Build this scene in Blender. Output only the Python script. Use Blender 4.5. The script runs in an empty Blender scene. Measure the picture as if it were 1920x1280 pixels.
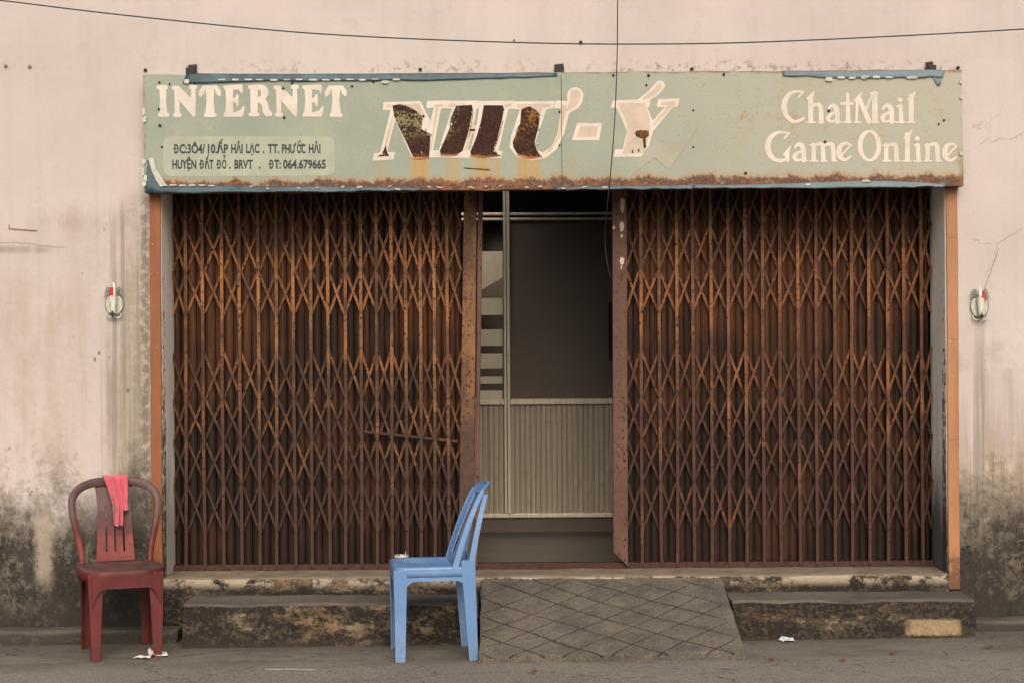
import bpy, bmesh, math, random
from mathutils import Vector, Matrix
import numpy as np
random.seed(7)
R = math.radians
S = bpy.context.scene
C = S.collection

# ---------------------------------------------------------------- camera, light
F = 3330.0; D0 = 9.0; ZC = 1.49; TH = 0.0062      # focal length in photo pixels, metres to the wall, eye height, roll
cam_d = bpy.data.cameras.new('camera'); cam = bpy.data.objects.new('camera', cam_d); C.objects.link(cam)
cam_d.sensor_width = 36.0; cam_d.lens = F * 36 / 1920; cam_d.clip_start = 0.1; cam_d.clip_end = 2000
cam.matrix_world = Matrix.Translation((0, -D0, ZC)) @ Matrix.Rotation(R(90), 4, 'X') @ Matrix.Rotation(-TH, 4, 'Z')
S.camera = cam
SUN_EL, SUN_AZ = R(36), R(5)                     # azimuth: to the right of straight out of the wall
w = bpy.data.worlds.new('World'); S.world = w; w.use_nodes = True
wn = w.node_tree; wn.nodes.clear()
sky = wn.nodes.new('ShaderNodeTexSky'); sky.sky_type = 'NISHITA'; sky.sun_disc = False
sky.sun_elevation = SUN_EL; sky.sun_rotation = R(180) - SUN_AZ; sky.dust_density = 7.0; sky.air_density = 0.8; sky.ozone_density = 0.6
bg = wn.nodes.new('ShaderNodeBackground'); bg.inputs['Strength'].default_value = 0.15
wo = wn.nodes.new('ShaderNodeOutputWorld')
wn.links.new(sky.outputs[0], bg.inputs[0]); wn.links.new(bg.outputs[0], wo.inputs[0])
sl = bpy.data.lights.new('sun', 'SUN'); sl.energy = 1.25; sl.angle = R(42); sl.color = (1.0, 0.89, 0.77)
so = bpy.data.objects.new('sun', sl); C.objects.link(so)
sd = Vector((math.sin(SUN_AZ) * math.cos(SUN_EL), -math.cos(SUN_AZ) * math.cos(SUN_EL), math.sin(SUN_EL)))
so.rotation_euler = sd.to_track_quat('Z', 'Y').to_euler()
S.view_settings.view_transform = 'Standard'; S.view_settings.look = 'None'
S.view_settings.exposure = 0.13; S.view_settings.gamma = 1.0
S.render.engine = 'CYCLES'

# ---------------------------------------------------------------- node helper
class V:
    def __init__(s, g, k): s.g = g; s.k = k
    def _m(s, op, o=None, o2=None, clamp=False): return s.g.math(op, s, o, o2, clamp)
    def __add__(s, o): return s._m('ADD', o)
    __radd__ = __add__
    def __sub__(s, o): return s._m('SUBTRACT', o)
    def __rsub__(s, o): return s.g.math('SUBTRACT', o, s)
    def __mul__(s, o): return s._m('MULTIPLY', o)
    __rmul__ = __mul__
    def __truediv__(s, o): return s._m('DIVIDE', o)
    def max(s, o): return s._m('MAXIMUM', o)
    def min(s, o): return s._m('MINIMUM', o)
    def abs(s): return s._m('ABSOLUTE')
    def inv(s): return s.g.math('SUBTRACT', 1.0, s)
    def st(s, a, b):                               # smooth step from a to b (a may exceed b)
        n = s.g.N('ShaderNodeMapRange'); n.interpolation_type = 'SMOOTHSTEP'
        s.g.put(n.inputs[0], s)
        if a < b: lo, hi, x, y = a, b, 0.0, 1.0
        else: lo, hi, x, y = b, a, 1.0, 0.0
        for i, q in zip((1, 2, 3, 4), (lo, hi, x, y)): n.inputs[i].default_value = q
        return V(s.g, n.outputs[0])
    def box(s, a, b, soft): return s.st(a - soft, a + soft) * s.st(b + soft, b - soft)

class G:
    def __init__(s, name, rough=0.8, spec=0.3, metal=0.0):
        s.m = bpy.data.materials.new(name); s.m.use_nodes = True; s.t = s.m.node_tree
        s.b = s.t.nodes['Principled BSDF']; s.o = s.t.nodes['Material Output']
        s.b.inputs['Roughness'].default_value = rough; s.b.inputs['Specular IOR Level'].default_value = spec
        s.b.inputs['Metallic'].default_value = metal
    def N(s, t): return s.t.nodes.new(t)
    def put(s, inp, v):
        if isinstance(v, V): s.t.links.new(v.k, inp)
        elif isinstance(v, tuple):
            inp.default_value = v if len(inp.default_value) == len(v) else (*v, 1.0)
        elif v is not None: inp.default_value = v
    def math(s, op, a, b=None, c=None, clamp=False):
        n = s.N('ShaderNodeMath'); n.operation = op; n.use_clamp = clamp
        s.put(n.inputs[0], a); s.put(n.inputs[1], b)
        if c is not None: s.put(n.inputs[2], c)
        return V(s, n.outputs[0])
    def pos(s): return V(s, s.N('ShaderNodeNewGeometry').outputs['Position'])
    def nor(s): return V(s, s.N('ShaderNodeNewGeometry').outputs['Normal'])
    def obj(s): return V(s, s.N('ShaderNodeTexCoord').outputs['Object'])
    def rnd(s): return V(s, s.N('ShaderNodeObjectInfo').outputs['Random'])
    def attr(s, name):
        n = s.N('ShaderNodeAttribute'); n.attribute_name = name; return V(s, n.outputs['Fac'])
    def xyz(s, v):
        n = s.N('ShaderNodeSeparateXYZ'); s.put(n.inputs[0], v); return [V(s, o) for o in n.outputs]
    def comb(s, x, y, z):
        n = s.N('ShaderNodeCombineXYZ')
        for i, q in enumerate((x, y, z)): s.put(n.inputs[i], q)
        return V(s, n.outputs[0])
    def sc(s, v, k, off=(0, 0, 0)):
        n = s.N('ShaderNodeMapping'); s.put(n.inputs['Vector'], v); n.inputs['Scale'].default_value = k
        n.inputs['Location'].default_value = off; return V(s, n.outputs[0])
    def noise(s, v, scale=5, det=4, rough=0.55, dist=0.0):
        n = s.N('ShaderNodeTexNoise'); s.put(n.inputs['Vector'], v); n.inputs['Scale'].default_value = scale
        n.inputs['Detail'].default_value = det; n.inputs['Roughness'].default_value = rough
        n.inputs['Distortion'].default_value = dist; return V(s, n.outputs[0])
    def voro(s, v, scale=5, feat='F1', rand=1.0):
        n = s.N('ShaderNodeTexVoronoi'); n.feature = feat; s.put(n.inputs['Vector'], v)
        n.inputs['Scale'].default_value = scale; n.inputs['Randomness'].default_value = rand
        return V(s, n.outputs['Distance'])
    def mix(s, f, a, b):
        n = s.N('ShaderNodeMix'); n.data_type = 'RGBA'; n.clamp_factor = True
        s.put(n.inputs[0], f); s.put(n.inputs[6], a); s.put(n.inputs[7], b); return V(s, n.outputs[2])
    def col(s, c): s.put(s.b.inputs['Base Color'], c); return s
    def rough(s, c): s.put(s.b.inputs['Roughness'], c); return s
    def bump(s, h, strength=0.4, dist=0.01):
        n = s.N('ShaderNodeBump'); n.inputs['Strength'].default_value = strength; n.inputs['Distance'].default_value = dist
        s.put(n.inputs['Height'], h); s.t.links.new(n.outputs[0], s.b.inputs['Normal']); return s
    def uvpix(s):                                  # facade coordinates: 370 units per metre, u to the right, v downward
        x, y, z = s.xyz(s.pos())
        u = x * 370.0 + 960.0; v = (z - ZC) * -370.0 + 640.0
        return u - (v - 640.0) * -TH, v - (u - 960.0) * TH

# ---------------------------------------------------------------- mesh helper
def P(px, py, d):                                  # a point of the place measured off the photo, at distance d
    dx, dy = px - 960, py - 640
    x = dx - TH * dy; y = dy + TH * dx
    return Vector((x / F * d, d - D0, ZC - y / F * d))
def PZ(px, py, z):                                 # ... on a horizontal level z
    dy = (py - 640) + TH * (px - 960)
    return P(px, py, (ZC - z) * F / dy)
def tag(o, label=None, cat=None, group=None, kind=None):
    if label: o['label'] = label
    if cat: o['category'] = cat
    if group: o['group'] = group
    if kind: o['kind'] = kind
    return o
def thing(name, label, cat, loc=(0, 0, 0), rz=0, group=None):
    o = bpy.data.objects.new(name, None); C.objects.link(o); o.empty_display_size = 0.1
    o.location = loc; o.rotation_euler = (0, 0, rz); return tag(o, label, cat, group)
def mesh(name, bm, mat, parent=None, local=False, smooth=False, origin=None, bevel=0, solid=0, sub=0, label=None):
    off = Vector((0, 0, 0))
    o_ = parent
    while o_ is not None: off += Vector(o_.location); o_ = o_.parent
    if parent is None and origin is not None: off = Vector(origin)
    if not local and off.length: bmesh.ops.translate(bm, verts=bm.verts, vec=-off)
    me = bpy.data.meshes.new(name)
    bmesh.ops.recalc_face_normals(bm, faces=bm.faces) if not solid else None
    bm.to_mesh(me); bm.free()
    for m in (mat if isinstance(mat, list) else [mat]): me.materials.append(m)
    if smooth:
        for p in me.polygons: p.use_smooth = True
    o = bpy.data.objects.new(name, me); C.objects.link(o)
    if parent is not None: o.parent = parent
    elif origin is not None: o.location = origin
    if solid:
        m = o.modifiers.new('solid', 'SOLIDIFY'); m.thickness = solid; m.offset = 0
    if bevel:
        m = o.modifiers.new('bevel', 'BEVEL'); m.width = bevel; m.segments = 2; m.limit_method = 'ANGLE'; m.angle_limit = R(40)
    if sub:
        m = o.modifiers.new('sub', 'SUBSURF'); m.levels = sub; m.render_levels = sub
    if label: o['label'] = label
    return o
def BM(): return bmesh.new()
def box(bm, x0, x1, y0, y1, z0, z1):
    vs = [bm.verts.new((x, y, z)) for z in (z0, z1) for x, y in ((x0, y0), (x1, y0), (x1, y1), (x0, y1))]
    for f in ((0, 3, 2, 1), (4, 5, 6, 7), (0, 1, 5, 4), (1, 2, 6, 5), (2, 3, 7, 6), (3, 0, 4, 7)):
        bm.faces.new([vs[i] for i in f])
    return vs
def quad(bm, a, b, c, d): return bm.faces.new([bm.verts.new(p) for p in (a, b, c, d)])
def bar(bm, a, b, wd, th, nrm):                    # flat bar from a to b, width wd, thickness th along nrm
    a, b, n = Vector(a), Vector(b), Vector(nrm).normalized()
    t = (b - a).normalized(); s = t.cross(n).normalized() * wd / 2; n = n * th / 2
    vs = [bm.verts.new(p + q) for p in (a, b) for q in (-s - n, s - n, s + n, -s + n)]
    for f in ((0, 1, 2, 3), (7, 6, 5, 4), (0, 4, 5, 1), (1, 5, 6, 2), (2, 6, 7, 3), (3, 7, 4, 0)):
        bm.faces.new([vs[i] for i in f])
def prism(bm, pts, vec):                           # polygon (world points) extruded along vec
    n = len(pts); vec = Vector(vec)
    a = [bm.verts.new(p) for p in pts]; b = [bm.verts.new(Vector(p) + vec) for p in pts]
    f1 = bm.faces.new(a); f2 = bm.faces.new(b[::-1])
    for i in range(n): bm.faces.new((a[i], b[i], b[(i + 1) % n], a[(i + 1) % n]))
    f1.normal_update(); f2.normal_update(); bmesh.ops.triangulate(bm, faces=[f1, f2])
def catmull(pts, n=6, closed=False):
    pts = [np.array(p, float) for p in pts]; out = []
    m = len(pts)
    for i in range(m if closed else m - 1):
        if closed: p0, p1, p2, p3 = (pts[(i + k - 1) % m] for k in range(4))
        else: p0, p1, p2, p3 = pts[max(i - 1, 0)], pts[i], pts[i + 1], pts[min(i + 2, m - 1)]
        for k in range(n):
            t = k / n
            out.append(0.5 * (2 * p1 + (p2 - p0) * t + (2 * p0 - 5 * p1 + 4 * p2 - p3) * t * t + (3 * p1 - p0 - 3 * p2 + p3) * t ** 3))
    if not closed: out.append(pts[-1])
    return out
def tube(bm, pts, r, seg=8, caps=True):            # r number or list
    pts = [Vector(p) for p in pts]; rings = []; up = None
    for i, p in enumerate(pts):
        t = (pts[min(i + 1, len(pts) - 1)] - pts[max(i - 1, 0)]).normalized()
        if up is None: up = t.orthogonal().normalized()
        s = (up - t * up.dot(t)).normalized(); up = s; q = t.cross(s)
        rr = r[i] if isinstance(r, (list, tuple)) else r
        rings.append([bm.verts.new(p + (s * math.cos(2 * math.pi * k / seg) + q * math.sin(2 * math.pi * k / seg)) * rr) for k in range(seg)])
    for a, b in zip(rings, rings[1:]):
        for k in range(seg): bm.faces.new((a[k], a[(k + 1) % seg], b[(k + 1) % seg], b[k]))
    if caps: bm.faces.new(rings[0][::-1]); bm.faces.new(rings[-1])
def lathe(bm, prof, c, seg=24):
    rings = [[bm.verts.new((c[0] + r * math.cos(2 * math.pi * k / seg), c[1] + r * math.sin(2 * math.pi * k / seg), c[2] + z)) for k in range(seg)] for r, z in prof]
    for a, b in zip(rings, rings[1:]):
        for k in range(seg): bm.faces.new((a[k], a[(k + 1) % seg], b[(k + 1) % seg], b[k]))
    return rings
def grid(bm, nu, nv, fn, keep=None):
    vs = [[bm.verts.new(fn(i / nu, j / nv)) for j in range(nv + 1)] for i in range(nu + 1)]
    for i in range(nu):
        for j in range(nv):
            if keep is None or keep(i, j): bm.faces.new((vs[i][j], vs[i + 1][j], vs[i + 1][j + 1], vs[i][j + 1]))
    for v in [v for v in bm.verts if not v.link_faces]: bm.verts.remove(v)
    return vs
def sweep(bm, secs, caps=True):                    # list of equal-length closed rings of points
    rings = [[bm.verts.new(p) for p in s] for s in secs]; n = len(rings[0])
    for a, b in zip(rings, rings[1:]):
        for k in range(n): bm.faces.new((a[k], a[(k + 1) % n], b[(k + 1) % n], b[k]))
    if caps: bm.faces.new(rings[0][::-1]); bm.faces.new(rings[-1])

# ---------------------------------------------------------------- materials
def m_wall():
    g = G('stained_pink_plaster', 0.92, 0.15); p = g.pos(); u, v = g.uvpix()
    px, py, pz = g.xyz(p)
    big = g.noise(p, 1.1, 5, 0.6); mid = g.noise(g.sc(p, (1, 1, 0.45)), 4.5, 6, 0.62); fine = g.noise(p, 26, 5, 0.65)
    streak = g.noise(g.sc(p, (9, 1, 0.55)), 1.5, 5, 0.6); grit = g.noise(p, 95, 3, 0.6)
    c = g.mix(big.st(0.35, 0.65), (0.412, 0.372, 0.358), (0.462, 0.420, 0.402))
    c = g.mix((grit - 0.5).abs() * 0.5, c, (0.40, 0.34, 0.30))
    c = g.mix((streak * 0.6 + mid * 0.5).st(0.50, 0.75) * 0.22, c, (0.33, 0.295, 0.265))
    c = g.mix(g.noise(g.sc(p, (1, 1, 1), (5, 5, 5)), 7.5, 5, 0.7).st(0.58, 0.66) * 0.12, c, (0.30, 0.26, 0.23))
    left = u.st(330, 290); right = u.st(1760, 1790)
    # soft grey grime, left half
    nz = mid * 0.6 + fine * 0.25 + streak * 0.3
    g1 = (v + (nz - 0.57) * 900.0).st(330, 760) * left * nz.st(0.46, 0.70)
    c = g.mix(g1 * 0.62, c, (0.335, 0.285, 0.225))
    band = (u + (mid - 0.5) * 150.0).st(205, 290) * v.st(335, 400) * left * fine.st(0.28, 0.55)
    wash = (u + (mid - 0.5) * 110.0 + (big - 0.5) * 80.0).st(185, 275) * (v + (big - 0.5) * 200.0).st(345, 470) * left
    c = g.mix(wash * 0.45, c, (0.30, 0.265, 0.21))
    c = g.mix(band * 0.60, c, (0.200, 0.175, 0.135))
    smear = v.box(395, 440, 26) * u.box(70, 255, 50) * nz.st(0.42, 0.66)
    c = g.mix(smear * 0.45, c, (0.26, 0.225, 0.18))
    st2 = v.box(462, 474, 5) * u.st(120, 60) * streak.st(0.35, 0.6)
    c = g.mix(st2 * 0.55, c, (0.16, 0.14, 0.11))
    # streaks on the right
    g2 = (v + (streak - 0.5) * 620.0 + (mid - 0.5) * 240.0).st(690, 960) * right
    c = g.mix(g2 * (streak * 1.1 + 0.2) * (fine * 0.7 + 0.6), c, g.mix(mid.st(0.4, 0.6), (0.215, 0.178, 0.125), (0.32, 0.265, 0.185)))
    patch = (v + (mid - 0.5) * 60.0).box(610, 700, 14) * u.st(1835, 1860) * fine.st(0.36, 0.58)
    c = g.mix(patch * 0.42, c, (0.50, 0.47, 0.43))
    peel = (g.noise(g.sc(p, (1.4, 1, 0.8), (3, 0, 8)), 5.0, 6, 0.7) + (v - 950.0) * 0.0003).st(0.555, 0.580) * right * v.box(700, 1090, 60)
    c = g.mix(peel * 0.75, c, g.mix(fine.st(0.4, 0.6), (0.46, 0.405, 0.33), (0.36, 0.30, 0.225)))
    blot = g.noise(p, 2.6, 4, 0.6, 0.6).st(0.56, 0.70) * v.box(470, 820, 90) * right
    c = g.mix(blot * 0.40, c, (0.30, 0.26, 0.21))
    # run marks below the two incense holders
    for cx, top, wd, k in ((213, 598, 15, 0.55), (1838, 598, 11, 0.55), (232, 660, 8, 0.75), (207, 690, 6, 0.7), (1850, 700, 14, 0.35), (1889, 690, 12, 0.35)):
        uu = (u + (streak - 0.5) * 14.0 + (fine - 0.5) * 7.0 - float(cx)).abs()
        c = g.mix(uu.st(wd + 2, wd - 6) * (mid + streak * 0.6).st(0.55, 0.95) * v.st(top - 3, top + 4) * v.st(top + 420, top + 90) * (fine * 0.7 + 0.6) * k, c, (0.25, 0.215, 0.165))
    lines = g.noise(g.sc(p, (24, 1, 0.45), (3, 1, 0)), 1.6, 4, 0.6).st(0.50, 0.66)
    zl = (u + (mid - 0.5) * 60.0).box(190, 285, 30) * v.st(350, 420) * left
    c = g.mix(lines * zl * 0.60, c, (0.185, 0.165, 0.135))
    zr = (v + (streak - 0.5) * 260.0).st(600, 820) * right
    c = g.mix(lines * zr * 0.65, c, (0.165, 0.140, 0.105))
    # grime rising from the ground, with black mould
    nl = mid * 0.5 + fine * 0.35 + g.noise(p, 9, 5, 0.7) * 0.3
    low = (v + (nl - 0.575) * 620.0).st(845, 1010)
    c = g.mix(low * 0.85, c, g.mix(fine.st(0.4, 0.6), (0.050, 0.044, 0.036), (0.112, 0.096, 0.074)))
    mould = (g.noise(g.sc(p, (1, 1, 0.75)), 21, 6, 0.75, 0.3) * 0.65 + g.noise(g.sc(p, (1, 1, 1), (3, 1, 2)), 3.2, 3, 0.5) * 0.5).st(0.505, 0.600) * (v + (mid - 0.5) * 340.0).st(875, 1040)
    c = g.mix(mould * (fine * 0.9 + 0.30), c, (0.016, 0.015, 0.013))
    gran = (g.noise(g.sc(p, (1, 1, 0.8), (2, 7, 3)), 48, 4, 0.7) * 0.7 + mid * 0.35).st(0.555, 0.61) * (v + (mid - 0.5) * 260.0).st(900, 1060)
    c = g.mix(gran * 0.85, c, (0.018, 0.016, 0.014))
    bare = g.noise(g.sc(p, (1, 1, 1), (9, 4, 1)), 5.5, 5, 0.65).st(0.56, 0.66) * v.box(1095, 1150, 25)
    c = g.mix(bare * 0.6, c, (0.26, 0.215, 0.15))
    foot = (v + (mid - 0.5) * 70.0).st(1120, 1150) * g.noise(p, 7, 4, 0.6).st(0.40, 0.58)
    c = g.mix((v + (mid - 0.5) * 150.0).st(1010, 1130) * 0.45, c, (0.030, 0.027, 0.023))
    c = g.mix(foot * 0.85, c, (0.035, 0.031, 0.027))
    # pale scoured strip left of the red chair, flecks, cracks, grime above the sign
    pale = (u + (fine - 0.5) * 26.0).box(68, 98, 10) * (v + (fine - 0.5) * 30.0).box(960, 1090, 24)
    c = g.mix(pale * 0.6, c, (0.40, 0.345, 0.27))
    fl = g.voro(g.sc(p, (1, 1, 0.6), (2, 0, 5)), 21).st(0.20, 0.11) * g.noise(p, 5, 2, 0.5).st(0.57, 0.66) * (v.st(330, 620) * 0.9 + 0.03)
    c = g.mix(fl * 0.75, c, (0.075, 0.068, 0.06))
    fl2 = g.voro(g.sc(p, (1, 1, 0.7), (7, 3, 1)), 52).st(0.22, 0.12) * g.noise(p, 3, 2, 0.5).st(0.50, 0.60) * v.st(840, 960)
    c = g.mix(fl2 * 0.85, c, (0.035, 0.03, 0.028))
    wob = g.noise(p, 3.0, 4, 0.6)
    ck = g.voro(g.comb(px + wob * 0.5, py, pz * 1.3 + wob * 0.4), 2.1, 'DISTANCE_TO_EDGE').st(0.012, 0.002) * u.st(1805, 1835) * v.box(225, 520, 50) * fine.st(0.40, 0.55)
    c = g.mix(ck * 0.5, c, (0.20, 0.165, 0.14))
    ck2 = ((v + wob * 22.0 - 474.0 - (u - 100.0) * 0.07).abs()).st(1.6, 0.5) * u.st(135, 110)
    c = g.mix(ck2 * 0.6, c, (0.2, 0.17, 0.14))
    top = (v + (fine - 0.5) * 30.0).box(118, 140, 8) * u.box(370, 1800, 40) * fine.st(0.50, 0.62) * g.noise(p, 1.8, 3).st(0.40, 0.55)
    c = g.mix(top * 0.6, c, (0.14, 0.125, 0.105))
    strip = ((u + (fine - 0.5) * 9.0).box(303, 312, 2) * (v + (mid - 0.5) * 200.0).st(520, 700) + (u + (fine - 0.5) * 5.0).box(1768, 1773, 1) * v.st(640, 860)).min(1.0) * fine.st(0.40, 0.52)
    c = g.mix(strip * 0.85, c, (0.035, 0.031, 0.027))
    edge = (u + (fine - 0.5) * 24.0).box(266, 282, 5) * v.st(360, 380) * fine.st(0.38, 0.56)
    c = g.mix(edge * 0.45, c, (0.055, 0.05, 0.042))
    rr = (u + (fine - 0.5) * 34.0).st(1825, 1800) * u.st(1795, 1800) * v.box(285, 360, 14) * fine.st(0.5, 0.62)
    c = g.mix(rr * 0.7, c, (0.11, 0.095, 0.08))
    g.col(c)
    g.bump(mid * 0.6 + fine * 0.5 + grit * 0.12 - mould * 0.5 + peel * 0.9 - low * fine * 0.5, 0.40, 0.012)
    return g.m
def m_jamb(name, base, edge_dark, low_dark, u_edge, wd):
    g = G(name, 0.85, 0.2); p = g.pos(); u, v = g.uvpix(); x, y, z = g.xyz(p)
    f = g.noise(p, 24, 5, 0.68); md = g.noise(g.sc(p, (1, 1, 0.4)), 6, 5, 0.6)
    c = g.mix(md.st(0.3, 0.7), base, tuple(q * 0.8 for q in base))
    c = g.mix(y.st(0.135, 0.115) * 0.7, c, (0.80, 0.74, 0.66))
    ed = (y + (f - 0.5) * 0.06).box(0.0, 0.085, 0.01) * (f + (v - 700.0) * 0.0004).st(0.50, 0.58)
    c = g.mix(ed * edge_dark, c, (0.04, 0.036, 0.03))
    c = g.mix((v + (md - 0.5) * 240.0).st(820, 1010) * low_dark, c, (0.035, 0.04, 0.037))
    g.col(c); g.bump(f + md, 0.4, 0.008); return g.m
def m_orange(name, base):
    g = G(name, 0.55, 0.35); p = g.pos(); u, v = g.uvpix()
    f = g.noise(p, 30, 5, 0.65); md = g.noise(g.sc(p, (1, 1, 0.5)), 7, 5, 0.6); lo = g.noise(g.sc(p, (4, 4, 0.8)), 2, 4, 0.6)
    c = g.mix(lo.st(0.3, 0.7), base, tuple(q * 0.72 for q in base))
    c = g.mix(md.st(0.56, 0.72) * 0.5, c, (0.16, 0.075, 0.03))
    c = g.mix((f * 0.5 + md * 0.5).st(0.62, 0.67) * 0.7, c, (0.10, 0.06, 0.035))
    c = g.mix(g.voro(p, 26).st(0.10, 0.05) * f.st(0.48, 0.55), c, (0.55, 0.45, 0.35))
    c = g.mix((v + (f - 0.5) * 150.0).st(1030, 1085) * 0.85, c, (0.09, 0.04, 0.022))
    for q in (453, 643, 830): c = g.mix((v + md * 12.0 - float(q)).abs().st(1.2, 0.3) * 0.6, c, (0.12, 0.07, 0.04))
    g.col(c); g.rough(f * 0.3 + 0.42); g.bump(f + md, 0.25, 0.004); return g.m
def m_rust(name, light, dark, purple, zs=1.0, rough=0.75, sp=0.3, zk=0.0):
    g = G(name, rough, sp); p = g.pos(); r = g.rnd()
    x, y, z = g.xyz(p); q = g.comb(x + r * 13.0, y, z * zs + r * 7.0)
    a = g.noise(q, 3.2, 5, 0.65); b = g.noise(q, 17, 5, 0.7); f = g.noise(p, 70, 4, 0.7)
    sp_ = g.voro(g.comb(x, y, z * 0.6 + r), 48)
    keep = a * 0.75 + b * 0.35 - (z - 1.75).abs() * zk  # zk darkens away from mid height: paint loss plus shade put into the colour
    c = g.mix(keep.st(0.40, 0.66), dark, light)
    c = g.mix(b.st(0.50, 0.68) * 0.6, c, purple)
    c = g.mix((f * 0.6 + b * 0.5).st(0.58, 0.68) * 0.8, c, tuple(t * 0.35 for t in dark))
    c = g.mix(sp_.st(0.30, 0.18) * a.st(0.40, 0.56) * 0.92, c, (0.012, 0.009, 0.008))
    g.col(c); g.rough(f * 0.35 + rough - 0.2); g.bump(f * 0.7 + b - sp_.st(0.2, 0.1) * 0.6, 0.5, 0.003); return g.m
def m_plain(name, base, rough=0.6, sp=0.4, var=0.25, scale=12, metal=0.0, bump=0.15):
    g = G(name, rough, sp, metal); p = g.obj(); a = g.noise(p, scale, 5, 0.6); f = g.noise(p, scale * 7, 3, 0.6)
    g.col(g.mix((a * 0.7 + f * 0.3).st(0.3, 0.7), tuple(q * (1 - var) for q in base), base))
    g.rough(a * 0.25 + rough - 0.12); g.bump(f + a, bump, 0.003); return g.m
def m_sign():
    g = G('faded_green_sign_paint', 0.6, 0.35); p = g.pos(); u, v = g.uvpix()
    x, y, z = g.xyz(p)
    a = g.noise(p, 2.0, 4, 0.6); b = g.noise(p, 13, 5, 0.65); f = g.noise(p, 60, 4, 0.7); run = g.noise(g.sc(p, (14, 1, 0.8)), 2.2, 4, 0.6)
    right = u.st(900, 1800)
    c = g.mix(a.st(0.35, 0.65), (0.208, 0.248, 0.205), (0.245, 0.280, 0.230))
    c = g.mix(right * 0.75, c, (0.345, 0.330, 0.275))
    c = g.mix((b * 0.6 + f * 0.4).st(0.50, 0.62) * 0.25, c, (0.36, 0.34, 0.20))
    # rust dust patches and fine specks
    dust = (f * 0.55 + b * 0.45).st(0.545, 0.60)
    zone = g.noise(p, 3.4, 3, 0.5).st(0.46, 0.62) * (u.st(1050, 1120) * 0.8 + 0.28)
    zone2 = u.box(1360, 1500, 40) * v.box(170, 250, 25)
    c = g.mix(dust * (zone * 0.5 + zone2).min(1.0) * 0.75, c, (0.30, 0.155, 0.06))
    speck = g.voro(p, 60).st(0.17, 0.09) * g.noise(p, 8, 2).st(0.45, 0.6)
    c = g.mix(speck * 0.8, c, (0.10, 0.055, 0.03))
    scr = ((g.noise(g.sc(p, (1.2, 1, 30)), 2.4, 3, 0.5) - 0.5).abs()).st(0.012, 0.004) * u.st(1250, 1400) * b.st(0.5, 0.6)
    c = g.mix(scr * 0.5, c, (0.3, 0.15, 0.06))
    # runs of rust below the big letters
    uu = u + (run - 0.5) * 16.0
    for x0, x1, k in ((770, 806, 0.85), (836, 866, 0.5), (884, 938, 0.8), (966, 1012, 0.85), (708, 726, 0.4), (1068, 1074, 0.6)):
        c = g.mix(uu.box(x0, x1, 6) * v.box(292, 345, 5) * (run * 0.9 + f * 0.4).st(0.42, 0.75) * k, c, (0.36, 0.21, 0.055))
    # ragged rust along the bottom, corners and left edge
    hi = g.noise(g.sc(p, (1, 1, 0.2)), 9, 4, 0.6)
    vb = v + (hi - 0.5) * 40.0 + u * 0.0085 + (f - 0.5) * 10.0
    c = g.mix((vb + (f - 0.5) * 14.0).st(334, 350) * 0.6, c, (0.32, 0.175, 0.07))
    c = g.mix((vb + (f - 0.5) * 16.0).st(344, 351) * ((b + f * 0.5).st(0.50, 0.72) * 0.8 + 0.2), c, g.mix((b * 0.5 + f * 0.6).st(0.50, 0.66), (0.060, 0.026, 0.019), (0.19, 0.082, 0.036)))
    e = (u + (b - 0.5) * 26.0).st(281, 272).max((u + (b - 0.5) * 36.0).st(1782, 1802) * v.st(270, 335)).max((v + (b - 0.5) * 16.0).st(145, 139))
    c = g.mix(e * 0.8, c, (0.19, 0.085, 0.04))
    g.col(c); g.bump(f * 0.4 + b + vb.st(343, 351) * f, 0.35, 0.004); g.rough(b * 0.3 + 0.45)
    return g.m
def m_letter(name, base, wear=0.5):
    g = G(name, 0.6, 0.3); p = g.pos(); f = g.noise(p, 55, 4, 0.7); a = g.noise(p, 9, 4, 0.6)
    c = g.mix(a.st(0.35, 0.65), base, tuple(q * 0.88 for q in base))
    c = g.mix((f * 0.6 + a * 0.5).st(0.64, 0.70) * wear, c, (0.32, 0.34, 0.26))
    ck = g.voro(g.sc(p, (1, 1, 0.35)), 12, 'DISTANCE_TO_EDGE').st(0.010, 0.003) * a.st(0.45, 0.6)
    c = g.mix(ck * 0.5 * wear, c, (0.3, 0.28, 0.22))
    g.col(c); g.bump(f + a, 0.2, 0.003); return g.m
def m_patch():
    g = G('bare_rusted_letter', 0.9, 0.1); p = g.pos(); u, v = g.uvpix()
    f = g.noise(p, 75, 4, 0.75); b = g.noise(p, 11, 4, 0.6); a = g.noise(p, 4, 3)
    c = g.mix(f.st(0.4, 0.65), (0.030, 0.017, 0.013), (0.060, 0.030, 0.021))
    up = (v + (b - 0.5) * 60.0 + (u - 750.0) * 0.10).st(285, 235)
    c = g.mix((f * 0.62 + b * 0.42).st(0.50, 0.56) * up * u.st(870, 840), c, (0.20, 0.185, 0.095))
    c = g.mix((f * 0.5 + b * 0.5).st(0.49, 0.58) * u.st(940, 965) * v.st(285, 240) * 0.85, c, (0.24, 0.115, 0.03))
    c = g.mix((v + (b - 0.5) * 14.0).st(287, 298) * f.st(0.45, 0.6) * 0.6, c, (0.30, 0.13, 0.04))
    g.col(c); g.bump(f + b, 0.6, 0.004); return g.m
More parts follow.
